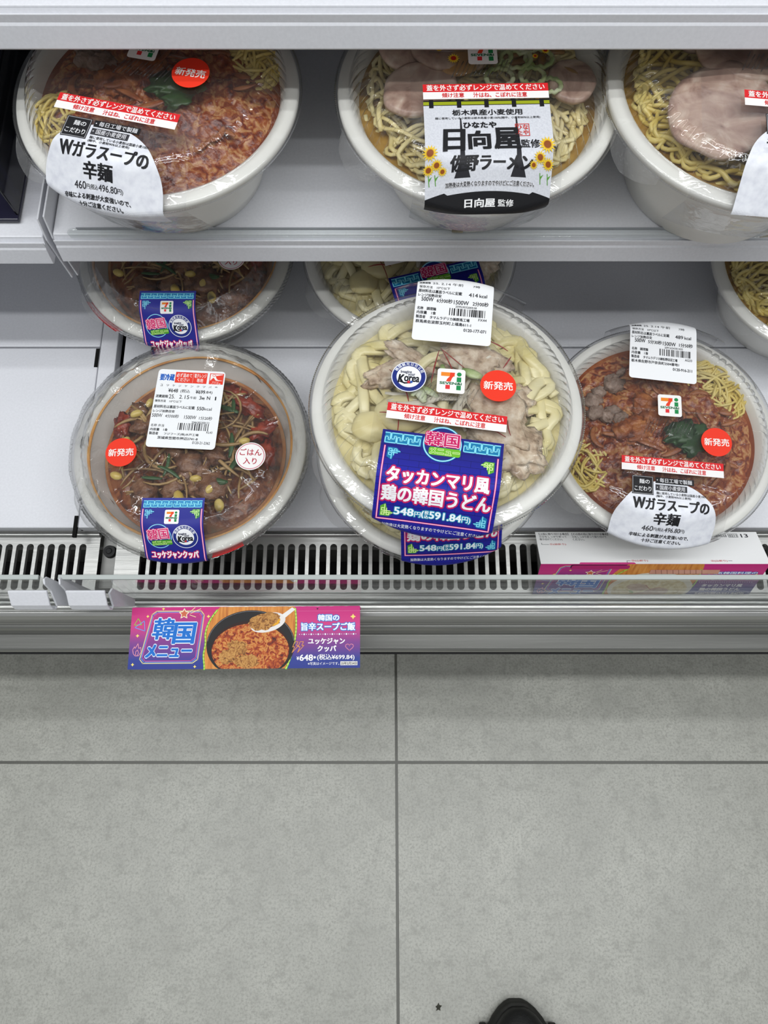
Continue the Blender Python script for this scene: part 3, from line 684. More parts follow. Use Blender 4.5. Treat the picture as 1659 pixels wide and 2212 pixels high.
def pack(name, label, cat, x, v, w, rx, rz, group, ribs=True, hz=0.0, k=1.0, sleeve=True, seed=1, tabs=(212, 38)):
    t = empty(name, label, cat, at(x, v, w, rx, rz), group)
    link('bowl', cached(('bowl', hz, k), lambda: bowl_mesh(hz, k)), t)
    lid = link('lid', cached(('lid', hz, k, ribs), lambda: lid_mesh(hz, k, ribs, seed)), t)
    for a in tabs: link('lid_tab', cached(('tab', a - rz, hz, k), lambda: tab_mesh(a - rz, hz, k)), lid)
    pk = Pack(hz, k)
    if sleeve: link('film_sleeve', cached(('sleeve', hz, k), lambda: sleeve_mesh(pk)), t)
    else: link('shrink_wrap', cached(('wrap', 1), lambda: wrap_mesh(seed)), t)
    def stick(nm, key, art, cx, cy, rot=0.0, lift=.0005, lab=None, edge=4.0):
        """cx, cy, rot: the sticker's place over the bowl before the bowl was turned by rz"""
        c, q = math.cos(math.radians(-rz)), math.sin(math.radians(-rz))
        X, Y = cx * c - cy * q, cx * q + cy * c
        me = cached((key, round(X, 2), round(Y, 2), round(rot - rz, 2), hz, k), lambda: art().mesh(nm, pk.mapper(X, Y, rot - rz, lift), min(edge, 1.7)))
        return tag(link(nm, me, t), lab)
    def food(nm, key, fn, lab=None): return tag(link(nm, cached((nm, key), fn), t), lab)
    def pieces(nm, key, mat, items, seed, rough, freq, sub, lab=None):
        for i, it in enumerate(items): food(nm, (key, i), lambda: blob_mesh(nm, mat, [it], seed + i, rough, freq, sub), lab)
    food.pieces = pieces
    return t, stick, food

def scatter(n, seed, R, z, s, fl=.6, dome=0.0, rmin=0.0, arc=(0, 2 * PI)):
    R_ = random.Random(seed); out = []
    for i in range(n):
        r = rmin + (R - rmin) * math.sqrt(R_.random()); a = R_.uniform(*arc); q = s * R_.uniform(.6, 1.3)
        out.append((r * math.cos(a), r * math.sin(a), z + dome * (1 - (r / R) ** 2) + R_.uniform(0, .002), q, q * R_.uniform(.6, 1), q * fl, R_.random() * 6))
    return out

def udon(label, x, v, w, rx, rz, priced=False, full=True, dx=0.0, top=-36.0):
    t, stick, food = pack('udon_bowl', label, 'noodle bowl', x, v, w, rx, rz, 'chicken udon bowls with blue labels')
    food('broth', 'udon', lambda: sheet_mesh('broth', CLEARSOUP, .0825, .062, .002, 60, 2))
    tag(food('noodles', 'udon', lambda: noodle_mesh('noodles', UDON_M, 64, 5, .079, .062, .018, .0042, .45, .15, 24)), kind='stuff')
    food.pieces('chicken_piece', 'udon1', CHICKEN_M, [(.034, -.012, .078, .021, .03, .008, .3), (.05, -.03, .075, .016, .02, .007, 1.0), (.03, -.044, .074, .02, .013, .007, .2), (.046, .006, .074, .014, .012, .007, 0)], 3, .4, 2.2, 4, 'grey pink boiled chicken piece')
    food.pieces('chicken_piece', 'udon2', CHICKEN_M, [(.014, .034, .077, .026, .014, .008, -.2), (-.044, .014, .076, .018, .009, .006, .5), (-.03, .03, .075, .02, .007, .005, -.5)], 8, .4, 2.2, 4, 'grey pink boiled chicken piece')
    food.pieces('potato_piece', 'udon', noisy('boiled_potato', ['#d9c98c', '#e6dcab'], scale=40, rough=.35), [(-.03, -.016, .078, .019, .015, .007, .2), (-.05, -.028, .076, .013, .012, .006, 0)], 4, .14, 1.2, 3, 'pale yellow potato piece')
    [food('leek_strip', ('udon_g', i), lambda: bits_mesh('leek_strip', LEEK_M, 1, 120 + i, .026, .0855, .0035, .03, .35, 40), 'green leek strip') for i in range(5)]
    [food('leek_strip', ('udon_w', i), lambda: bits_mesh('leek_strip', RADISH_M, 1, 90 + i, .05, .082, .003, .045, .4, 30), 'white leek strip') for i in range(9)]
    [food('chili_thread', ('udon', i), lambda: bits_mesh('chili_thread', CHILI_M, 1, 60 + i, .052, .0855, .0005, .034, 1.0, 45), 'thin red chili thread') for i in range(11)]
    stick('title_label', 'udon', art_udon, dx * 1.0 + math.sin(math.radians(rz)) * -top * 1.0, top * math.cos(math.radians(rz)), rz, .0007, 'blue neon style label with white Japanese lettering', 3.2)
    def along(cx, cy):                                             # places given in the bowl's own turned axes
        c, q = math.cos(math.radians(rz)), math.sin(math.radians(rz)); cx += dx; return cx * c - cy * q, cx * q + cy * c
    X, Y = along(.6, -22.8); stick('caution_strip', 'caution', art_caution, X, Y, rz, .0006, 'red and white warning strip')
    X, Y = along(-28.2, 4.6); stick('round_sticker', 'badge', art_badge, X, Y, rz + 2, .0006, 'round navy and white badge')
    X, Y = along(.6, 5.2); stick('logo_sticker', 'logo', art_logo, X, Y, rz + 3, .0006, 'square store logo sticker')
    X, Y = along(32.6, 6.0); stick('round_sticker', 'new', art_new, X, Y, rz + 4, .0006, 'round orange red sticker')
    if priced:
        stick('price_label', 'price_udon', lambda: art_price_noodle('414', '6分00秒', '2分00秒', 'タマムラデリカ㈱群馬工場', '群馬県佐波郡玉村町上福島611-1', '0120-177-071', 'FX44', '2095303200538', 11), 5.4, 65.4, -6.2, .0009, 'white printed price label')
    return t

def kuppa(label, x, v, w, rx, rz, priced):
    t, stick, food = pack('rice_soup_bowl', label, 'rice bowl', x, v, w, rx, rz, 'spicy beef rice soup bowls with small blue labels', ribs=False, sleeve=False, seed=4, tabs=(214,))
    food('broth', 'kuppa', lambda: sheet_mesh('broth', STEWR_M, .0765, .051, .0012, 50, 5))
    food('stew', 'kuppa', lambda: sheet_mesh('stew', STEW_M, .0735, .0525, .006, 75, 7, .021))
    def oil():
        g = G(); g.tube([((.0835 + .0006 * noise.noise(Vector((math.cos(a) * 3, math.sin(a) * 3, 0)))) * math.cos(a), (.0835 + .0006 * noise.noise(Vector((math.cos(a) * 3, math.sin(a) * 3, 0)))) * math.sin(a), .0688) for a in [2 * PI * i / 90 for i in range(91)]], lambda u: .0011 + .0008 * noise.noise(Vector((u * 9, 0, 4))), 8, .6, False)
        return g.mesh('oil_ring', noisy('orange_oil', ['#b8722a', '#d9a25a', '#c98436'], scale=25, rough=.2), True)
    food('oil_ring', 'kuppa', oil, 'orange oil line inside the rim')
    tag(food('bean_sprouts', 'kuppa', lambda: bits_mesh('bean_sprouts', SPROUT_M, 120, 4, .064, .068, .0014, .045, .9, 55, dome=.010)), kind='stuff')
    food.pieces('bean_sprout_head', 'kuppa', BEAN_M, [(-.044, .024, .079, .0055, .0032, .003, .4), (-.034, .034, .079, .0045, .003, .003, 1), (-.055, -.03, .076, .0055, .0035, .003, -.3), (-.002, -.05, .079, .004, .007, .003, .4), (.003, -.058, .077, .0055, .003, .003, 0), (.022, -.042, .079, .0035, .0065, .003, -.5), (.03, -.056, .078, .004, .006, .003, .2), (.046, .0, .077, .005, .003, .003, .2), (.01, -.034, .08, .005, .003, .003, .1), (-.05, .0, .078, .004, .003, .003, .9)], 2, .12, 1.2, 2, 'yellow soybean head')
    food('beef', 'kuppa', lambda: blob_mesh('beef', BEEF_M, scatter(26, 31, .056, .071, .011, .45, .006), 6, .45, 2.4, 3), 'brown shredded beef')
    food.pieces('red_pepper_piece', 'kuppa', PEPPER_M, [(.06, .012, .072, .012, .007, .004, .5), (.064, -.008, .071, .006, .013, .004, .1), (.046, .034, .073, .014, .007, .004, -.5), (-.02, -.056, .073, .011, .006, .004, .1), (-.058, .016, .071, .007, .011, .004, 0), (.03, .048, .071, .013, .006, .004, -.2)], 5, .75, 2.6, 3, 'dark red pepper piece')
    [food('chive_leaf', ('kuppa', i), lambda: bits_mesh('chive_leaf', CHIVE_M, 1, 140 + i, .05, .079, .0022, .02, .3, 30), 'dark green chive leaf') for i in range(12)]
    stick('title_label', 'kuppa', art_kuppa, -1.6 if priced else -3.4, -55.5 if priced else -60, rz, .0016, 'blue neon style label with store logo and round badge', 3.0)
    stick('round_sticker', 'rice', art_rice, 55 if priced else 48.6, -20.4 if priced else -27, -2, .0012, 'round white sticker with red rim')
    if priced:
        stick('round_sticker', 'new', art_new, -46.9, -17, 3, .0012, 'round orange red sticker')
        stick('price_label', 'price_kuppa', art_price_kuppa, .9, 21.3, -3.0, .0014, 'white printed price label with red boxes')
    # red printed band round the rim, below the front
    def band():
        a = Art(); a.rect(0, 0, 42, 7.5, PRED, 0)
        for i, ch in enumerate('蓋を外さず必ず'): a.text(ch, 2 + i * 5.7, 1.4, 4.8, 4.6, '#f4e3de', 2, .1)
        a0 = math.radians(212)
        def mp(u, y, h):
            t_ = a0 + u * .001 / .099; r = .0998 + h - .0009 * y; return Vector((r * math.cos(t_), r * math.sin(t_), .0665 - y * .001))
        return a.mesh('caution_band', mp, 3)
    def band2():
        a = Art(); a.rect(0, 0, 26, 6, PRED, 0); a0 = math.radians(285)
        def mp(u, y, h):
            t_ = a0 + u * .001 / .099; r = .0998 + h - .0009 * y; return Vector((r * math.cos(t_), r * math.sin(t_), .0695 - y * .001))
        return a.mesh('caution_band', mp, 3)
    food('caution_band', 'b2' if priced else 'b1', band2 if priced else band, 'red printed warning band')
    return t

def wgara(label, x, v, w, rx, rz, P):
    t, stick, food = pack('spicy_noodle_bowl', label, 'noodle bowl', x, v, w, rx, rz, 'spicy noodle bowls with white round labels')
    food('broth', 'wg', lambda: sheet_mesh('broth', GARAS_M, .0825, .063, .0012, 50, 6))
    tag(food('noodles', 'wg', lambda: noodle_mesh('noodles', RAMEN_M, 26, 15, .021, .062, .010, .0010, 1, .14, 40, -.058, -.034)), kind='stuff')
    food('noodles', 'wg2', lambda: noodle_mesh('noodles', RAMEN_M, 60, 16, .030, .060, .012, .0011, 1, .17, 34, .046, .044))['kind'] = 'stuff'
    food('spicy_topping', 'wg', lambda: sheet_mesh('spicy_topping', GARA_M, .0800, .0625, .0042, 75, 3, .016, 60, 180))
    food('fried_meat', 'wg', lambda: blob_mesh('fried_meat', noisy('fried_meat', ['#5d2410', '#97501f', '#b9763a'], scale=120, rough=.4, bump=.6, bscale=260), scatter(16, 12, .05, .068, .010, .5, .010, .01, (1.6, 3.6)), 9, .45, 2.4), 'brown fried meat')
    food('minced_meat', 'wg', lambda: blob_mesh('minced_meat', MINCE_M, scatter(9, 22, .062, .070, .007, .6, .008, .03, (2.0, 3.0)), 19, .45, 2.4), 'grey minced meat')
    food.pieces('chive_leaf', 'wg', CHIVE_M, [(.012, -.004, .0825, .013, .010, .0016, .3), (.022, -.014, .082, .011, .008, .0016, .8), (.028, -.002, .0815, .008, .007, .0016, .2)], 7, .6, 2.4, 3, 'dark green chive leaf')
    food('egg_shreds', 'wg', lambda: bits_mesh('egg_shreds', noisy('egg_shred', ['#7d3a18', '#a8693a'], scale=120, rough=.4, bump=.5), 34, 26, .066, .0700, .0022, .018, .35, 90, dome=.011), 'orange egg shreds')
    c, q = math.cos(math.radians(rz)), math.sin(math.radians(rz))
    al = lambda a, b: (a * c - b * q, a * q + b * c)
    X, Y = al(*P['label']); stick('title_label', 'wgara', art_wgara, X, Y, rz, .0007, 'white rounded paper label with black brush lettering', 3.2)
    X, Y = al(*P['caution']); stick('caution_strip', 'caution', art_caution, X, Y, rz, .0006, 'red and white warning strip')
    stick('logo_sticker', 'logo', art_logo, *P['logo'], rz + 1, .0006, 'square store logo sticker')
    stick('round_sticker', 'new', art_new, *P['new'], rz + 2, .0006, 'round orange red sticker')
    if 'price' in P:
        stick('price_label', 'price_wg', lambda: art_price_noodle('489', '5分30秒', '1分50秒', 'タマムラデリカ㈱佐野田沼工場', '栃木県佐野市戸奈良町2504番地1', '0120-916-211', 'AG33', '2091624301435', 23), *P['price'], .0009, 'white printed price label')
    return t

def leek_rings(items):
    g = G()
    for x, y, z, r in items:
        g.tube([(x + r * math.cos(2 * PI * i / 20), y + .85 * r * math.sin(2 * PI * i / 20), z + .001 * math.sin(3 * i)) for i in range(21)], .0017, 6, .7, False)
    return g.mesh('leek_rings', LEEK_M, True)
def hinata(label, x, v, w, rx, rz):
    t, stick, food = pack('ramen_bowl', label, 'noodle bowl', x, v, w, rx, rz, None)
    food('broth', 'hi', lambda: sheet_mesh('broth', SOYSOUP, .0825, .061, .0012, 50, 6))
    tag(food('noodles', 'hi', lambda: noodle_mesh('noodles', PALE_RAMEN, 120, 45, .078, .060, .014, .0017, .6, .14, 34)), kind='stuff')
    for i, (a, b, z, r, tx, ty, s, rt) in enumerate([(-.040, -.006, .077, .026, .1, 0, .8, .5), (-.016, .03, .079, .030, 0, -.05, .85, .2), (-.046, .034, .077, .024, 0, .1, .8, .9), (.062, .0, .076, .020, -.1, 0, .8, 1.4)]):
        food('roast_pork_slice', 'hi%d' % i, lambda: slice_mesh('roast_pork_slice', PORK_M, a, b, z, r, i + 2, tx, ty, s, rt), 'pinkish grey roast pork slice')
    food('tofu_skin', 'hi', lambda: blob_mesh('tofu_skin', EGGW_M, [(-.014, .012, .081, .014, .012, .003, .1)], 3, .1, 1), 'tan square piece')
    for i, it in enumerate([(.012, -.004, .083, .009), (.024, .012, .083, .010), (.014, .014, .083, .007), (.034, -.002, .082, .008), (.03, .024, .082, .008), (.04, .014, .081, .009), (.046, -.008, .08, .007)]): food('leek_ring', ('hi', i), lambda: leek_rings([it]), 'pale green leek ring')
    [food('bamboo_shoot', ('hi', i), lambda: bits_mesh('bamboo_shoot', MENMA_M, 1, 80 + i, .064, .077, .003, .028, .5, 12, .04, (0, 1.0)), 'brown bamboo shoot strip') for i in range(14)]
    stick('title_label', 'hinata', art_hinata, .9, -32.6, 1.2, .0007, 'grey and black label with brush lettering and sunflowers', 3.2)
    stick('caution_strip', 'caution', art_caution, .9, -25.2, 1.0, .0006, 'red and white warning strip')
    stick('logo_sticker', 'logo', art_logo, .1, 6.3, 1.0, .0006, 'square store logo sticker')
    def flowers():
        a = Art()
        for px, py, r in ((-25, -15, 2.6), (-15, -10, 3.0), (-28, -5.4, 2.2), (-19, 2.6, 4.2), (32, -11, 4.6), (40, -17, 3.0), (41, -3, 3.0), (34, 1.6, 2.2), (-31, -20, 2.6)): sunflower(a, px, py, r)
        return a
    stick('printed_sunflowers', 'flowers', flowers, 0, 4, 1, .0006, 'yellow sunflowers printed on the film')
    return t
def chashu(label, x, v, w, rx, rz, hz, k, full=True):
    t, stick, food = pack('roast_pork_noodle_bowl', label, 'noodle bowl', x, v, w, rx, rz, None, hz=hz, k=k)
    food('broth', ('ch', hz), lambda: sheet_mesh('broth', SOYSOUP, .0825 * k, .062 + hz, .0012, 50, 6))
    tag(food('noodles', ('ch', hz), lambda: noodle_mesh('noodles', RAMEN_M, 130, 65, .079 * k, .060 + hz, .013, .0015, 1, .15, 42)), kind='stuff')
    sl = [(-.030, -.034, .080, .038, 0, 0, .86, 1.2), (-.010, .02, .080, .036, 0, -.05, .85, .2), (.03, -.046, .077, .028, 0, .05, .85, .4), (-.036, .046, .077, .026, .1, 0, .85, .9)] if full else [(.0, .0, .079, .034, 0, 0, .85, 0)]
    for i, (a, b, z, r, tx, ty, s, rt) in enumerate(sl):
        food('roast_pork_slice', ('ch%d' % i, full), lambda: slice_mesh('roast_pork_slice', PORK_M, a, b, z + hz, r, i + 12, tx, ty, s, rt), 'pinkish grey roast pork slice')
    if not full:
        food('shredded_pork', 'bk', lambda: blob_mesh('shredded_pork', CHICKEN_M, scatter(16, 5, .05, .072, .012, .45, .006), 6, .45, 2.4), 'greyish shredded pork')
        return t
    food.pieces('spinach_leaf', 'ch', CHIVE_M, [(.014, .012, .083 + hz, .014, .012, .004, .3), (.022, -.004, .082 + hz, .012, .012, .004, .8), (.03, .016, .081 + hz, .01, .014, .004, 0)], 7, .45, 2.2, 3, 'dark green spinach')
    c, q = math.cos(math.radians(rz)), math.sin(math.radians(rz)); al = lambda a, b: (a * c - b * q, a * q + b * c)
    X, Y = al(19.6, -47); stick('title_label', 'chashu', art_chashu, X, Y, rz, .0007, 'white rounded paper label with black brush lettering', 3.2)
    X, Y = al(19.0, -35.6); stick('caution_strip', 'caution', art_caution, X, Y, rz, .0006, 'red and white warning strip')
    X, Y = al(18, 10); stick('logo_sticker', 'logo', art_logo, X, Y, rz, .0006, 'square store logo sticker')
    return t

# ------------------------------------------------------------------ the place: floor
def floor_material():
    m = bpy.data.materials.new('grey_stone_tiles'); m.use_nodes = True; nt = m.node_tree; N = nt.nodes; Lk = nt.links
    b = N['Principled BSDF']; b.inputs['Roughness'].default_value = 0.38
    tc = N.new('ShaderNodeTexCoord'); mp = N.new('ShaderNodeMapping'); mp.inputs['Location'].default_value = (-0.0169 + 6, -0.0727 + 6, 0)
    Lk.new(tc.outputs['Object'], mp.inputs['Vector'])
    br = N.new('ShaderNodeTexBrick'); br.offset = 0.0; br.squash = 1.0
    for k, v in (('Scale', 1.0), ('Mortar Size', 0.0021), ('Mortar Smooth', 0.25), ('Brick Width', 0.6), ('Row Height', 0.6), ('Bias', 0.0)): br.inputs[k].default_value = v
    br.inputs['Mortar'].default_value = lin('#53534c')
    Lk.new(mp.outputs[0], br.inputs['Vector'])
    def noise_n(sc, det, rough=.55):
        n = N.new('ShaderNodeTexNoise'); n.inputs['Scale'].default_value = sc; n.inputs['Detail'].default_value = det; n.inputs['Roughness'].default_value = rough
        Lk.new(tc.outputs['Object'], n.inputs['Vector']); return n
    n1, n2, n3 = noise_n(9, 8, .65), noise_n(330, 6, .7), noise_n(60, 8, .75)
    def mixc(fac, a, c, lo, hi):
        r = N.new('ShaderNodeMapRange'); r.inputs[1].default_value = lo; r.inputs[2].default_value = hi; Lk.new(fac, r.inputs[0])
        x = N.new('ShaderNodeMixRGB'); Lk.new(r.outputs[0], x.inputs[0])
        for i, q in ((1, a), (2, c)):
            if isinstance(q, str): x.inputs[i].default_value = lin(q)
            else: Lk.new(q, x.inputs[i])
        return x.outputs[0]
    c1 = mixc(n1.outputs['Fac'], '#a3a39b', '#b9b9b0', .32, .68)
    c2 = mixc(n2.outputs['Fac'], '#92928a', c1, .34, .54)
    c3 = mixc(n3.outputs['Fac'], '#92928a', c2, .30, .50)
    Lk.new(c3, br.inputs['Color1']); Lk.new(c3, br.inputs['Color2']); Lk.new(br.outputs['Color'], b.inputs['Base Color'])
    bp = N.new('ShaderNodeBump'); bp.inputs['Strength'].default_value = 0.35; bp.inputs['Distance'].default_value = 0.001; bp.invert = True
    Lk.new(br.outputs['Fac'], bp.inputs['Height']); Lk.new(bp.outputs['Normal'], b.inputs['Normal'])
    return m
g = G(); g.box(-3, 3, -3, 1.2, -.02, 0)
tag(g.obj('floor', floor_material(), mtx=Matrix.Identity(4)), 'grey stone tile floor with dark joints', None, kind='structure')

# ------------------------------------------------------------------ the refrigerated case
X0, X1 = -1.15, 1.15
case = empty('refrigerated_case', 'open white and steel refrigerated display case above the grey floor', 'display case', at(0, .40, -.72))
def cpart(name, geo, mat, bevel=0.0):
    o = geo.obj(name, mat, None, FRAME.copy(), bevel=bevel); mw = o.matrix_world.copy(); o.parent = case; o.matrix_parent_inverse = case.matrix_world.inverted(); o.matrix_world = mw
    return o
cpart('back_panel', G().box(X0, X1, .80, .82, -.76, .25), WHITE_STEEL)
cpart('duct_floor', G().box(X0, X1, .10, .80, -.735, -.725), VOID)
cpart('side_panel', G().box(X0 - .03, X0, .07, .82, -.76, .25), WHITE_STEEL); cpart('side_panel', G().box(X1, X1 + .03, .07, .82, -.76, .25), WHITE_STEEL)
cpart('kick_plate', G().prism([(.165, -.69), (.185, -.69), (.142, -1.037), (.122, -1.037)], X0, X1), STEEL_D)
cpart('duct_wall', G().box(X0, X1, .168, .172, -.725, -.634), STEEL_D)
rail = [(.1125, -.6374), (.1072, -.6374), (.1066, -.6455), (.1036, -.6455), (.1030, -.6388), (.1012, -.6374), (.0985, -.6374), (.0975, -.6392), (.0960, -.6392), (.0950, -.6376), (.0915, -.639), (.0893, -.645), (.0885, -.652), (.0880, -.660), (.0868, -.664), (.0868, -.690), (.1125, -.690)]
cpart('front_rail', G().prism(rail, X0, X1), STEEL, .0006)
bump = [(.0868, -.6635), (.0852, -.6640), (.0836, -.6660), (.0824, -.6700), (.0818, -.6760), (.0817, -.6880), (.0812, -.6905), (.0795, -.6915), (.0695, -.6925), (.0672, -.6938), (.0658, -.6965), (.0654, -.7000), (.0660, -.7060), (.0700, -.7080), (.0868, -.7080)]
BUMPER = noisy('scuffed_steel', ['#868682', '#9c9c98'], scale=25, rough=0.30, metal=0.75, stretch=(0.15, 3, 3), bump=0.05, bscale=120)
o = cpart('bumper', G().prism(bump, X0, X1), BUMPER); smooth_by_angle(o, 35)
cpart('bumper_trim', G().prism([(.0640, -.7065), (.0700, -.7085), (.0868, -.7085), (.0868, -.714), (.0655, -.714)], X0, X1), DARK)
cpart('channel_cover', G().box(-.2768, -.2608, .1688, .80, -.632, -.6195), WHITE_STEEL, .0008)
cpart('channel_cover', G().box(-.2535, -.2275, .1688, .80, -.632, -.6200), WHITE_STEEL, .0008)
cpart('post_channel', G().box(-.2605, -.2538, .16, .80, -.70, -.655), DARK)
cpart('post_foot', G().box(-.262, -.247, .118, .168, -.66, -.645), STEEL_D)
for x, v, w in ((-.2545, .152, -.6445), (-.2765, .128, -.66), (-.176, .126, -.66)):
    b = G().lathe([(0, .005), (.0022, .005), (.003, .004), (.0055, .004), (.006, .0), (0, 0)], 24); b.v = [(p[0] + x, p[1] + v, p[2] + w) for p in b.v]
    cpart('screw', b, STEEL_D if x < -.26 or x > -.2 else DARK)

def deck(label, x0, x1, v0, v1, slots=()):
    t = empty('deck_panel', label, 'shelf panel', at((x0 + x1) / 2, (v0 + v1) / 2, -.632), 'white deck panels')
    cx, cy = (x0 + x1) / 2, (v0 + v1) / 2
    G().box(x0 - cx, x1 - cx, v0 - cy, v1 - cy, 0, .012).obj('panel', WHITE_STEEL, t, bevel=.0012)
    for x, v in slots: G().box(x - cx - .0016, x - cx + .0016, v - cy - .010, v - cy + .010, .0095, .0124).obj('finger_slot', VOID, t)
deck('white deck panel left of the beef rice bowls, empty front half', X0, -.2778, .1688, .3510, ((-.2795, .340), (-.2795, .170)))
deck('white deck panel left of the beef rice bowls, shaded rear half', X0, -.2778, .3525, .7950)
deck('white deck panel under the front row of bowls', -.2268, X1, .1688, .3510, ((-.2252, .340),))
deck('white deck panel under the rear bowls behind the front row', -.2268, X1, .3525, .7950)

# air grilles: a slotted steel strip, slots as real openings
def grille(label, xa, xb, s0, n, pitch, sw=.0032):
    t = empty('air_grille', label, 'vent grille', at((xa + xb) / 2, .135, -.637), 'slotted steel air grilles'); cx = (xa + xb) / 2
    v0, v1 = .1125, .1645; a, b = .1150 + sw, .1580 - sw; g = G(); H = .0
    def face(p): n0 = len(g.v); g.v += [(q[0] - cx, q[1] - .135, q[2]) for q in p]; g.f.append(tuple(range(n0, n0 + len(p))))
    for i in range(n):
        c = s0 + pitch * i; l, r = c - pitch / 2, c + pitch / 2
        arc1 = [(c + sw * math.cos(u), b + sw * math.sin(u)) for u in [PI * k / 8 for k in range(9)]]
        arc0 = [(c + sw * math.cos(u), a + sw * math.sin(u)) for u in [PI + PI * k / 8 for k in range(9)]]
        loop = arc1 + arc0
        face([(l, v0, H), (c, v0, H)] + [(p[0], p[1], H) for p in arc0[4::-1]] + [(p[0], p[1], H) for p in arc1[8:3:-1]] + [(c, v1, H), (l, v1, H)])
        face([(c, v0, H), (r, v0, H), (r, v1, H), (c, v1, H)] + [(p[0], p[1], H) for p in arc1[4::-1]] + [(p[0], p[1], H) for p in arc0[8:3:-1]])
        for k in range(18):
            p, q = loop[k], loop[(k + 1) % 18]; face([(p[0], p[1], H), (p[0], p[1], H - .004), (q[0], q[1], H - .004), (q[0], q[1], H)])
    l, r = s0 - pitch / 2, s0 + pitch * (n - .5)
    if xa < l: face([(xa, v0, H), (l, v0, H), (l, v1, H), (xa, v1, H)])
    if xb > r: face([(r, v0, H), (xb, v0, H), (xb, v1, H), (r, v1, H)])
    o = g.obj('slotted_plate', STEEL, t)
    G().prism([(.1640 - .135, -.002), (.1640 - .135, .0005), (.1655 - .135, .0035), (.1672 - .135, .0035), (.1680 - .135, -.002)], xa - cx, xb - cx).obj('rear_flange', STEEL, t, bevel=.0005)
    return t
grille('slotted steel air grille left of the dark post foot', X0, -.2622, -.2775 - .0097 * 88, 89, .0097)
grille('slotted steel air grille in front of the udon bowls', -.2465, X1, -.2210, 140, .0097)

# clear acrylic fences along the front
def fence(label, xa, xb):
    cx = (xa + xb) / 2; t = empty('acrylic_fence', label, 'shelf fence', at(cx, .1045, -.6453), 'clear acrylic front fences')
    G().prism([(-.0007, .0), (.0020, .0), (.0075, .0878), (.0045, .0878)], xa - cx, xb - cx).obj('clear_panel', ACRYL, t)
    G().prism([(.0042, .0878), (.0078, .0878), (.0081, .0903), (.0041, .0903)], xa - cx, xb - cx).obj('polished_edge', ACRYL_EDGE, t, bevel=.0004)
    return t
fence('short clear acrylic fence at the left of the empty deck panel', X0, -.2745)
fence('long clear acrylic fence in front of the udon bowls', -.2590, X1)

def tag_holder(label, xa, xb, plate_x, depth):
    cx = (xa + xb) / 2; t = empty('tag_holder', label, 'tag holder', at(cx, .0955, -.632), 'white tag holder clips')
    pts = [(.0065, .0680), (.0050, .0695), (-.0050, .0605), (-.0072, .0540), (-.0068, .0475), (-.0035, .0460), (-.0030, .0475), (-.0052, .0490), (-.0055, .0540), (-.0036, .0590), (.0058, .0670)]
    o = G().prism(pts, xa - cx, xb - cx).obj('face_plate', WHITE_STEEL, t, bevel=.0008)
    px = plate_x - cx
    G().prism([(-.004, .052), (.006, .066), (.009, .078), (.013, .080), (.0155, .076), (.0155, .0), (.004, .0)], px - .0008, px + .0008).obj('bracket', WHITE_STEEL, t, bevel=.0005)
    if depth: G().prism([(-.004, .048), (.005, .060), (.010, .055), (.010, .0), (.004, .0)], xb - cx - .0008, xb - cx + .0008).obj('bracket', WHITE_STEEL, t)
    return t
tag_holder('white tag holder clip below the left acrylic fence', -.3015, -.2700, -.2685, False)
tag_holder('white tag holder clip at the left end of the long acrylic fence', -.2550, -.2235, -.2563, True)

# ------------------------------------------------------------------ shelves
def shelf(label, xa, xb, v, w, left_flange=False, right_flange=False):
    """v, w: front lip and top surface"""
    cx = (xa + xb) / 2; t = empty('display_shelf', label, 'shelf', at(cx, v, w), 'white display shelves')
    G().box(xa - cx, xb - cx, .0045, .80 - v, -.020, 0).obj('shelf_panel', WHITE_STEEL, t, bevel=.0012)
    lip = [(.0050, -.0005), (.0030, -.0040), (.0017, -.0052), (.0014, -.0022), (.0007, -.0024), (.0004, -.0072), (-.0006, -.0086), (-.0034, -.0212), (-.0022, -.0228), (.0050, -.0228)]
    o = G().prism(lip, xa - cx, xb - cx).obj('front_rail', WHITE_STEEL, t, bevel=.0006)
    for on, x in ((left_flange, xa), (right_flange, xb)):
        if on:
            s = 1 if x == xa else -1
            G().prism([(.010, .013), (.80 - v, .013), (.80 - v, -.05), (.004, -.05), (.0045, -.004)], x - cx - s * .0022, x - cx - s * .0008).obj('side_flange', WHITE_STEEL, t, bevel=.0004)
    return t
shelf('topmost white shelf across the top of the picture, nearest the camera', X0, X1, .3980, -.3145)
shelf('white middle shelf carrying the three noodle bowls', -.2480, X1, .3450, -.4500, True)
shelf('white middle shelf with the dark tray, left of the shelf gap', X0, -.2560, .3440, -.4515, False, True)

# clear stop lying along the front of the middle shelf
t = empty('clear_shelf_stop', 'clear acrylic stop strip along the front edge of the middle shelf', 'shelf stop', at(.3, .3505, -.4499))
pts = [(-.5365 + .004 - .004 * math.cos(a), .0035 - .004 + .004 * math.sin(a)) for a in [PI / 2 * i / 5 for i in range(6)]]
G().plate([(-.5330, -.0045)] + pts + [(.84, .0035), (.84, -.0045)], 0, .0018).obj('strip', ACRYL, t, bevel=.0004)
G().plate([(-.530, .0030), (-.530, .0037), (.84, .0037), (.84, .0030)], .0004, .0022).obj('strip_edge', M('#9a9da2', .3), t)

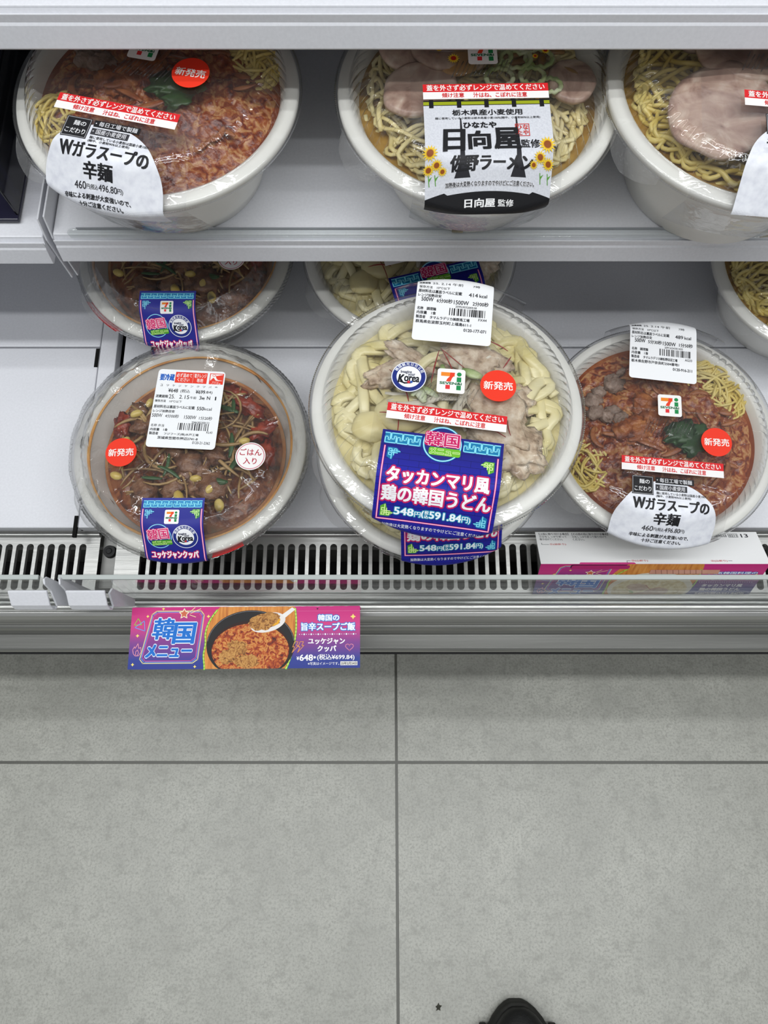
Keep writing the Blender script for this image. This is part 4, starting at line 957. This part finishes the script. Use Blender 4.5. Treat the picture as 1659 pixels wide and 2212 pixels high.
# smoked tray on the left of the middle shelf
SMOKE = clear('smoked_plastic', (0.16, 0.15, 0.26), 0.05, 0.08, 0, 1)
NAVYP = M('#1c1b2e', .3, 0, .5)
t = empty('product_tray', 'dark smoked plastic tray with clear front stop on the left shelf', 'tray', at(-.36, .36, -.4505))
G().box(-.16, .0865, .0, .40, .0005, .004).obj('base', NAVYP, t, bevel=.001)
G().box(.0845, .0865, .004, .40, .004, .055).obj('side_wall', SMOKE, t, bevel=.0006)
G().box(.020, .0225, .018, .40, .004, .060).obj('divider', SMOKE, t, bevel=.0006)
for i, x in enumerate((.046, .058, .070)): G().box(x, x + .0012, .03, .38, .004, .0055).obj('rib', M('#2f2d47', .4), t)
g = G(); g.tube([(.058, .02 + .004 * math.cos(a), .010 + 0 * a) if 0 else (.062 + .003 * math.cos(a), .075 + .012 * math.sin(a), .006) for a in [2 * PI * i / 16 for i in range(17)]], .0009, 6, 1, False); g.obj('slot_rim', M('#4a4860', .4), t, smooth=True)
g = G(); g.tube([(.052, .075, .034), (.0845, .020, .006)], .0022, 8); g.tube([(.052, .060, .034), (.0835, .012, .005)], .0016, 8); g.obj('push_rod', M('#5d5d70', .25, 0, .6), t, smooth=True)
g = G(); g.tube([(-.06, .006, .022), (.020, .008, .022), (.032, .008, .020), (.056, -.0005, .002), (.0555, -.004, .0012), (-.06, -.005, .0012)], .0013, 8); g.obj('front_stop', ACRYL, t, smooth=True)

# ------------------------------------------------------------------ the bowls
wgara('spicy noodle bowl at the upper left beside the dark smoked tray', -.1531, .4099, -.45, 0, -13,
      dict(label=(-6.4, -52.0), caution=(-6.0, -42.3), logo=(-2.8, 11.4), new=(28.7, -9.2)))
hinata('ramen bowl with sunflower and black brush lettering label on the middle shelf', .0639, .4109, -.45, 0, 1.2)
chashu('roast pork noodle bowl cut off at the right edge on the middle shelf', .2477, .404, -.45, 0, -6, .0095, 1.053)
kuppa('beef rice bowl half hidden under the middle shelf, without price label', -.1806, .4125, -.62, 0, 0, False)
kuppa('beef rice bowl with white price label at the front left of the deck', -.1598, .2157, -.6155, -3, 0, True)
udon('udon bowl at the back, its blue label tilted up to the right under the shelf', .0231, .4135, -.62, 0, 15, dx=9, top=-39)
udon('lower udon bowl of the stacked pair, only its front rim showing', .0413, .2190, -.62, 0, 2.4, dx=8.5, top=-36)
udon('upper udon bowl of the stacked pair with white price label', .0442, .2091, -.5285, -5, -8, True, top=-37.5)
wgara('spicy noodle bowl with white price label at the front right of the deck', .2303, .2322, -.62, 0, -5.5,
      dict(label=(-2.3, -48.0), caution=(1.4, -38.4), logo=(1.5, 14.1), new=(35.2, -17.7), price=(1.8, 66, -7)))
chashu('noodle bowl half out of the picture behind the front right bowl', .392, .397, -.62, 0, 10, 0, 1, False)

# ------------------------------------------------------------------ printed shelf cards
WOODP = noisy('printed_wood', ['#b9682a', '#d98b3a', '#e3a052'], scale=60, rough=.65, stretch=(6, .6, 1))
STEWP = noisy('printed_stew', ['#43100a', '#8c2a0c', '#b8541a', '#d9984c', '#9c3c12'], scale=260, rough=.65, detail=8, dist=1.2, stops=[.3, .4, .5, .6, .7])
MEATP = noisy('printed_meat', ['#5a3012', '#a0682a', '#cf9a52', '#8a4c1c'], scale=330, rough=.65, detail=8, dist=1, stops=[.33, .45, .58, .68])
CARD_BG = uv_ramp('card_pink_to_blue', ['#c92a7c', '#d23f86', '#83428f', '#2f3f92', '#2a3a8c'], [0.0, .16, .30, .44, .52])
def clipped(cx, cy, rx, ry, y1=52.0, n=56, rot=0.0, y0=-99):
    c, q = math.cos(math.radians(rot)), math.sin(math.radians(rot)); out = []
    for i in range(n):
        a = 2 * PI * i / n; x, y = rx * math.cos(a), ry * math.sin(a); out.append((cx + x * c - y * q, max(y0, min(y1, cy + x * q + y * c))))
    return out
def sparkle(a, x, y, r, col='#f6e27a'):
    a.poly([(x, y - r), (x + r * .35, y - r * .35), (x + r, y), (x + r * .35, y + r * .35), (x, y + r), (x - r * .35, y + r * .35), (x - r, y), (x - r * .35, y - r * .35)], col, 3)
def card_art(kind):
    a = Art()
    a.rect(0, 0, 196, 52, CARD_BG, 0)
    a.rr(33, -1.6, 48, 6, 1.5, '#c92a7c', .3)
    # neon frame with the menu title
    fr = [(17.6, 6), (21.4, 3.2), (59.5, 3.2), (62.2, 6.6), (58.6, 44), (54.4, 47), (12.4, 47), (9.6, 43.6)]
    a.poly(fr, uv_ramp('card_frame_fill', ['#c2307c', '#8c3c8c', '#3a3f96'], [.02, .26, .46]), .6)
    a.line(fr, .75, '#d9d59a', 1.2, True)
    sm = lambda k: [(36 + (x - 36) * k, 25 + (y - 25) * k) for x, y in fr]
    a.line(sm(.955), .7, '#6f8ad8', 1.2, True); a.line(sm(.915), .5, '#e0488e', 1.2, True)
    a.text('韓', 19.8, 9.4, 17.4, 17.6, '#0a6fcc', 4, .55, halo=1.25, hcol='#eaf4ff', shear=.12)
    a.text('国', 37.4, 13.4, 17.6, 17.2, '#0a6fcc', 4.4, .7, halo=1.25, hcol='#eaf4ff', shear=.12)
    a.text('メニュー', 15, 31.6, 38, 10.6, '#0a6fcc', 4.8, .6, halo=1.1, hcol='#eaf4ff', shear=.12)
    st = [(45 + (4.4 if i % 2 == 0 else 2.2) * math.cos(2 * PI * i / 10 - PI / 2), 5.6 + (4.4 if i % 2 == 0 else 2.2) * math.sin(2 * PI * i / 10 - PI / 2)) for i in range(10)]
    a.poly(st, '#d06a4a', 2.4); a.line(st, .6, '#fff6dc', 3, True)
    for p, q in (((50, 4), (54, .4)), ((50.6, 5.2), (59, 1.4)), ((50, 6.6), (55, 8.4))): a.line([p, q], .45, '#fff0b0', 3)
    for x, y, r in ((6.4, 24, 1.6), (4, 48, 1.5), (27, 1.2, 1.4), (14, 7.6, 1.4), (56.6, 50, 1.4), (190, 9, 2.4), (66, 8, 1.6)): sparkle(a, x, y, r)
    a.line([(3, 15), (6, 9.4), (9.4, 14.6)], .55, '#9acb4a', 3, True); a.line([(3.6, 17), (11.4, 11.4), (12.4, 20)], .55, '#6fa4ee', 3, True)
    fl = [(4, 39), (3.2, 35.6), (4.6, 33), (5.2, 34.6), (7.4, 30.4), (8.2, 34.6), (10, 33.6), (10.4, 37.6), (8.6, 40.6), (5.6, 40.8)]
    a.line(fl, .5, '#f2a0b8', 3, True); a.line([(6, 40), (5.8, 37.4), (7.4, 35.8), (8.4, 38.4), (7.4, 40.2)], .45, '#f2a0b8', 3)
    # food picture
    ov = [(75.6, 0)] + [(64.0 + 11.6 * ((25 - y) / 25.0) ** 2 if y < 25 else 64.0 + .6 * math.sin((y - 25) * .3), y) for y in range(3, 52, 3)] + [(64.6, 52), (133.6, 52)] + [(141.4 - 7.6 * ((y - 16) / 36.0) ** 2, y) for y in range(50, 0, -3)] + [(139.4, 0)]
    a.poly(ov, WOODP, 1)
    a.line(ov[:19], 1.5, '#6fc23a', 2); a.line(ov[19:], 1.5, '#7fd04a', 2); a.line(ov[:19], .6, '#d8ec6a', 2.4); a.line(ov[19:], .6, '#e2ef70', 2.4)
    if kind == 'kuppa':
        a.poly(clipped(103, 32, 37.5, 29), '#1d1a1b', 2.8); a.line(clipped(103, 32, 36.8, 28.2)[29:56], .4, '#77757a', 3)
        a.poly(clipped(103, 36, 33.5, 24), '#2c100b', 3.2); a.poly(clipped(103, 37, 32.8, 22.6), STEWP, 3.6)
        for x, y, rx, ry, rt in ((92, 34, 9, 6, 20), (84, 42, 9, 6, -10), (100, 46, 11, 6, 0), (110, 37, 8, 6, 30), (114, 47, 8, 5, -20), (95, 26, 7, 4, 0)):
            p = clipped(x, y, rx, ry, 52, 26, rt); R_ = random.Random(x); a.poly([(x + (u - x) * R_.uniform(.75, 1.15), min(52, y + (w_ - y) * R_.uniform(.75, 1.15))) for u, w_ in p], MEATP, 4)
        a.poly(clipped(117, 13.5, 15.4, 8, 52, 40, -14), '#e9e4e0', 5); a.poly([(129, 7), (137.6, .8), (140.4, 2.6), (131.4, 10)], '#eeebe8', 5)
        p = clipped(114.6, 12.4, 14, 7.4, 52, 30, -14); R_ = random.Random(4); a.poly([(114.6 + (u - 114.6) * R_.uniform(.85, 1.1), 12.4 + (w_ - 12.4) * R_.uniform(.85, 1.1)) for u, w_ in p], MEATP, 6)
        a.poly(clipped(126, 13, 1, 3, 52, 12, 30), '#e8a828', 7); a.poly(clipped(123.6, 15, .8, 2.6, 52, 12, 60), '#e8a828', 7)
        a.text('韓国の', 160, 7.2, 18, 5.2, '#f4f8ff', 4, .2, halo=.8, hcol='#2f7fd0')
        a.text('旨辛スープご飯', 146, 14.2, 45.6, 6.4, '#f4f8ff', 4, .25, halo=.85, hcol='#2f7fd0')
        for i in range(25): a.disc(144.4 + i * 2, 23.8, (.35, .35, .75)[i % 3], '#eaf2ff', 4, 10)
        a.text('ユッケジャン', 152, 27.2, 31, 4.9, '#f7f4f7', 4, .22); a.text('クッパ', 160, 33.4, 15.6, 4.9, '#f7f4f7', 4, .22)
        a.text('¥', 142.4, 42.4, 2, 2.8, '#f7f4f7', 4, .12); a.text('648', 145, 40.8, 11, 5, '#f7f4f7', 4, .2); a.text('*', 156.6, 42, 2, 2.2, '#f7f4f7', 4, .14)
        a.text('(税込¥699.84)', 159.8, 40.6, 31.4, 5.2, '#f7f4f7', 4, .1)
        a.text('※写真はイメージです。', 152, 47, 26.4, 2.5, '#dfe0ee', 4, .04); a.rect(179.4, 46.6, 14.4, 3.2, '#eceae6', 3); a.text('25年2月24日', 180, 47, 13.2, 2.4, '#1d1d20', 4, .06)
        h = [(187 + 3.6 * (16 * math.sin(u) ** 3) / 17, 34.6 - 3.4 * (13 * math.cos(u) - 5 * math.cos(2 * u) - 2 * math.cos(3 * u) - math.cos(4 * u)) / 17) for u in [2 * PI * i / 26 for i in range(26)]]
        a.line(h, .6, '#f29ac0', 3, True)
        for ox in (139.4, 144): a.line([(ox + 1, 30), (ox - .6, 34.4), (ox + 1.2, 34), (ox - 1, 39), (ox + 4.4, 33), (ox + 2.4, 33.2), (ox + 4, 30)], .5, '#e59a5a', 3, True)
        a.line([(159.4, -1), (159.4, 2)], .5, '#3a1230', 3); a.poly([(158.4, 1.6), (160.4, 1.6), (159.4, 3)], '#3a1230', 3)
        a.line([(141, 4), (196, 4)], .2, '#e07ab0', 2)
        a.rect(0, -24, 196, 24, '#c92a7c', -.2); a.rect(2, -24, 192, 16, '#e9e7e6', .1)
        a.text('掲示開始日 0211  08', 150, -14, 34, 3, '#33333a', 2, .04)
    else:
        a.poly(clipped(103, 32, 37.5, 27), '#e3dccb', 2.8); a.poly(clipped(103, 35, 33.5, 23), noisy('printed_udon', ['#b9a46c', '#dccb9c', '#e9dfc0'], scale=200, rough=.3, detail=6, dist=1.5), 3.4)
        for x, y, rx, ry, rt in ((92, 30, 10, 6, 10), (110, 38, 11, 7, -10), (98, 44, 9, 5, 0)): a.poly(clipped(x, y, rx, ry, 52, 26, rt), noisy('printed_chicken', ['#a88672', '#d3b9a4'], scale=200, rough=.3, detail=6), 4)
        a.line([(98, 26), (104, 34), (112, 30)], .5, '#b02a1c', 5); a.poly(clipped(88, 38, 3, 1.4, 52, 14, 40), '#6f9a3c', 5)
        a.rect(96, 0, 60, 7, noisy('printed_chopping_board', ['#c98a76', '#d9a08a'], scale=40, rough=.3), 5); 
        for i in range(9): a.line([(100 + i * 5, .2), (102 + i * 5, 6.8)], .3, '#7d4a42', 6)
        a.rr(26, 1.2, 52, 6, 2, '#3a1230', 1.2); a.rr(27, 2.2, 50, 6, 2, '#b8246e', 1.6)
        a.text('人気韓国料理の', 148, 3.4, 42, 4, '#f4f8ff', 4, .1, halo=.6, hcol='#2a5fc0')
        a.text('ようどんをイメージ!', 142, 12, 48, 5.4, '#f4f8ff', 4, .2, halo=.7, hcol='#5a4fb0')
        for i in range(24): a.disc(144.4 + i * 2, 21, .5, '#eaf2ff', 4, 8)
        a.text('タッカンマリ風', 148, 24.4, 36, 5, '#f7f4f7', 4, .22); a.text('鶏の韓国うどん', 148, 31, 36, 5, '#f7f4f7', 4, .22)
        a.text('548円(税込591.84円)', 146, 39, 44, 4.6, '#f7f4f7', 4, .16)
        a.rect(0, -36, 196, 36, '#ededed', 0)
        a.text('【上段に取り付ける場合】', 3, -34.6, 26, 2.6, '#4a4a50', 2, .03); a.text('①②をしっかり折って', 3, -31.4, 24, 2.4, '#4a4a50', 2, .02); a.text('取り付けてください。', 3, -28.4, 20, 2.4, '#4a4a50', 2, .02)
        a.text('【その他の段に取り付ける場合】', 32, -34.4, 32, 2.6, '#4a4a50', 2, .03); a.text('①をしっかり折って取り付けて', 32, -31.2, 30, 2.4, '#4a4a50', 2, .02); a.text('ください。', 32, -28.2, 10, 2.4, '#4a4a50', 2, .02)
        a.text('掲示開始日', 150, -33, 18, 3.2, '#33333a', 2, .06); a.line([(170, -33.4), (178, -33.4), (178, -29.6), (170, -29.6)], .3, '#33333a', 2, True); a.text('0211', 170.8, -32.8, 6.4, 2.6, '#33333a', 2, .03); a.text('13', 181, -33.4, 6, 4, '#33333a', 2, .1)
        a.text('①(谷折り)', 11, -22.6, 14, 2.2, '#c02a2a', 2, .03); a.line([(4, -23), (4, -21.4), (10, -21.4)], .3, '#222226', 2)
        a.text('②(山折り)', 78, -4.4, 14, 2.2, '#c02a2a', 2, .03); a.line([(77, -3.2), (74, -3.2), (74, -1)], .3, '#222226', 2); a.text('②(山折り)', 146, -4.2, 14, 2.2, '#c02a2a', 2, .03); a.line([(161, -3.2), (164, -3.2), (164, 2)], .3, '#222226', 2)
        for i, (v, f, mi, ly) in enumerate(a.sh):                      # printed matter sits lower on this card
            if min(p[1] for p in v) >= -2 and ly > 1.9: a.sh[i] = ([(p[0], min(52.0, p[1] + 9)) for p in v], f, mi, ly)
    return a
def hang_map(x, y, h):
    """front panel sticks out level over the bumper; the flap behind it hangs down against the fence foot"""
    X = x * .001
    if y >= 0: return Vector((X, -y * .001, h - .00004 * y + .00002 * (x - 98) ** 2 * .02 * 0))
    return Vector((X, .0003 + h * 0 - h, y * .001))
me = card_art('kuppa').mesh('price_card', hang_map, 6)
tag(link('price_card', me, None, at(-.2166, .0946, -.6095, 0, .45)), 'pink and blue card with red stew photo hanging below the long acrylic fence', 'price card', 'pink shelf cards')
FP = [(.1620, -.6090), (.1296, -.5935), (.1112, -.6362)]
def tent_map(x, y, h):
    X = x * .001
    if y < 0:
        a, b, d = FP[1], FP[0], -y / 36.0
    else:
        a, b, d = FP[1], FP[2], y / 52.0
    v, w = a[0] + (b[0] - a[0]) * d, a[1] + (b[1] - a[1]) * d
    L = math.hypot(b[0] - a[0], b[1] - a[1]); s = -1 if y < 0 else 1
    nx, nz = s * (b[1] - a[1]) / L, -s * (b[0] - a[0]) / L
    return Vector((X, v + nx * h - FP[1][0], w + nz * h - FP[1][1]))
me = card_art('udon').mesh('price_card', tent_map, 6)
tag(link('price_card', me, None, at(.1339, FP[1][0], FP[1][1])), 'folded card with white printed flap behind the long acrylic fence', 'price card', 'pink shelf cards')

# ------------------------------------------------------------------ small things
R_ = random.Random(3)
t = G().plate([(-.0042, -.0012), (.0040, -.0018), (.0044, .0010), (-.0036, .0018)], 0, .0012).obj('paper_scrap', noisy('brown_scrap', ['#7d7666', '#9a927f'], scale=300, rough=.7), None, at(.0545, .3508, -.4478), bevel=.0003)
tag(t, 'small brown scrap lying on the clear stop of the middle shelf', 'scrap')
g = G(); g.plate([(-.0030, -.0036), (-.0004, -.0022), (.0022, -.0034), (.0018, -.0006), (.0040, .0016), (.0012, .0022), (.0002, .0046), (-.0014, .0020), (-.0036, .0006), (-.0018, -.0010)], 0, .0012)
tag(g.obj('leaf_scrap', noisy('dry_leaf', ['#22221a', '#3a3a2c'], scale=400, rough=.8), None, Matrix.Translation((.0655, -.2055, 0)), bevel=.0002), 'tiny dark dry leaf scrap on the grey tile near the shoe', 'leaf')

# black shoe: toe towards the case
SHOE = noisy('black_shoe_leather', ['#0d0d0d', '#151514'], scale=200, rough=.55, bump=.15, bscale=500)
SOLE = noisy('black_rubber_sole', ['#1c1c18', '#24241f'], scale=200, rough=.8)
t = empty('shoe', 'black shoe toe pointing up from the bottom edge on the grey floor', 'shoe', Matrix.Translation((.1575, -.195, 0)))
def shoe_w(u): return .050 * (max(0.0, 1 - ((u - .36) / .36) ** 2) ** .5 if u < .36 else 1 - .28 * min(1, (u - .36) / .5) + .1 * max(0, u - .8))
def loft(secs, seg=28):
    g = G(); n = len(secs)
    for (y, hw, z0, z1, pw) in secs:
        for j in range(seg):
            a = 2 * PI * j / seg; c, s_ = math.cos(a), math.sin(a)
            g.v.append((hw * math.copysign(abs(c) ** pw, c), y, (z0 + z1) / 2 + (z1 - z0) / 2 * math.copysign(abs(s_) ** pw, s_)))
    for i in range(n - 1):
        for j in range(seg): g.f.append((i * seg + j, i * seg + (j + 1) % seg, (i + 1) * seg + (j + 1) % seg, (i + 1) * seg + j))
    g.f += [tuple(range(seg))[::-1], tuple((n - 1) * seg + j for j in range(seg))]
    return g
us = [.004, .012, .03, .06, .1, .16, .24, .34, .46, .58, .7, .82, .93, .98, 1.0]
secs = []
for u in us:
    up = .030 + .024 * min(1, u / .16) ** .6 + (.045 * min(1, max(0, (u - .3) / .35)) ** 1.2)
    secs.append((-.285 * u - .004, shoe_w(u) * .97 + (.0 if u < .9 else -.05 * (u - .9)), .012, up, .8))
loft(secs).obj('upper', SHOE, t, smooth=True)
secs = [(-.292 * u, shoe_w(u) * 1.04 + .001, .0, .022, .45) for u in us]
o = loft(secs).obj('sole', SOLE, t, smooth=True)
for sx in (-1, 1):
    g = G(); g.box(sx * .041 - .004, sx * .041 + .004, -.036, -.024, .006, .030); g.obj('toe_tab', SOLE, t, bevel=.001)
g = G(); pts = [( .040 * math.cos(a), -.064 + .030 * math.sin(a), .048 + .004 * math.sin(a)) for a in [PI * (.08 + .84 * i / 20) for i in range(21)]]; g.tube(pts, .0014, 6); g.obj('toe_seam', SHOE, t, smooth=True)
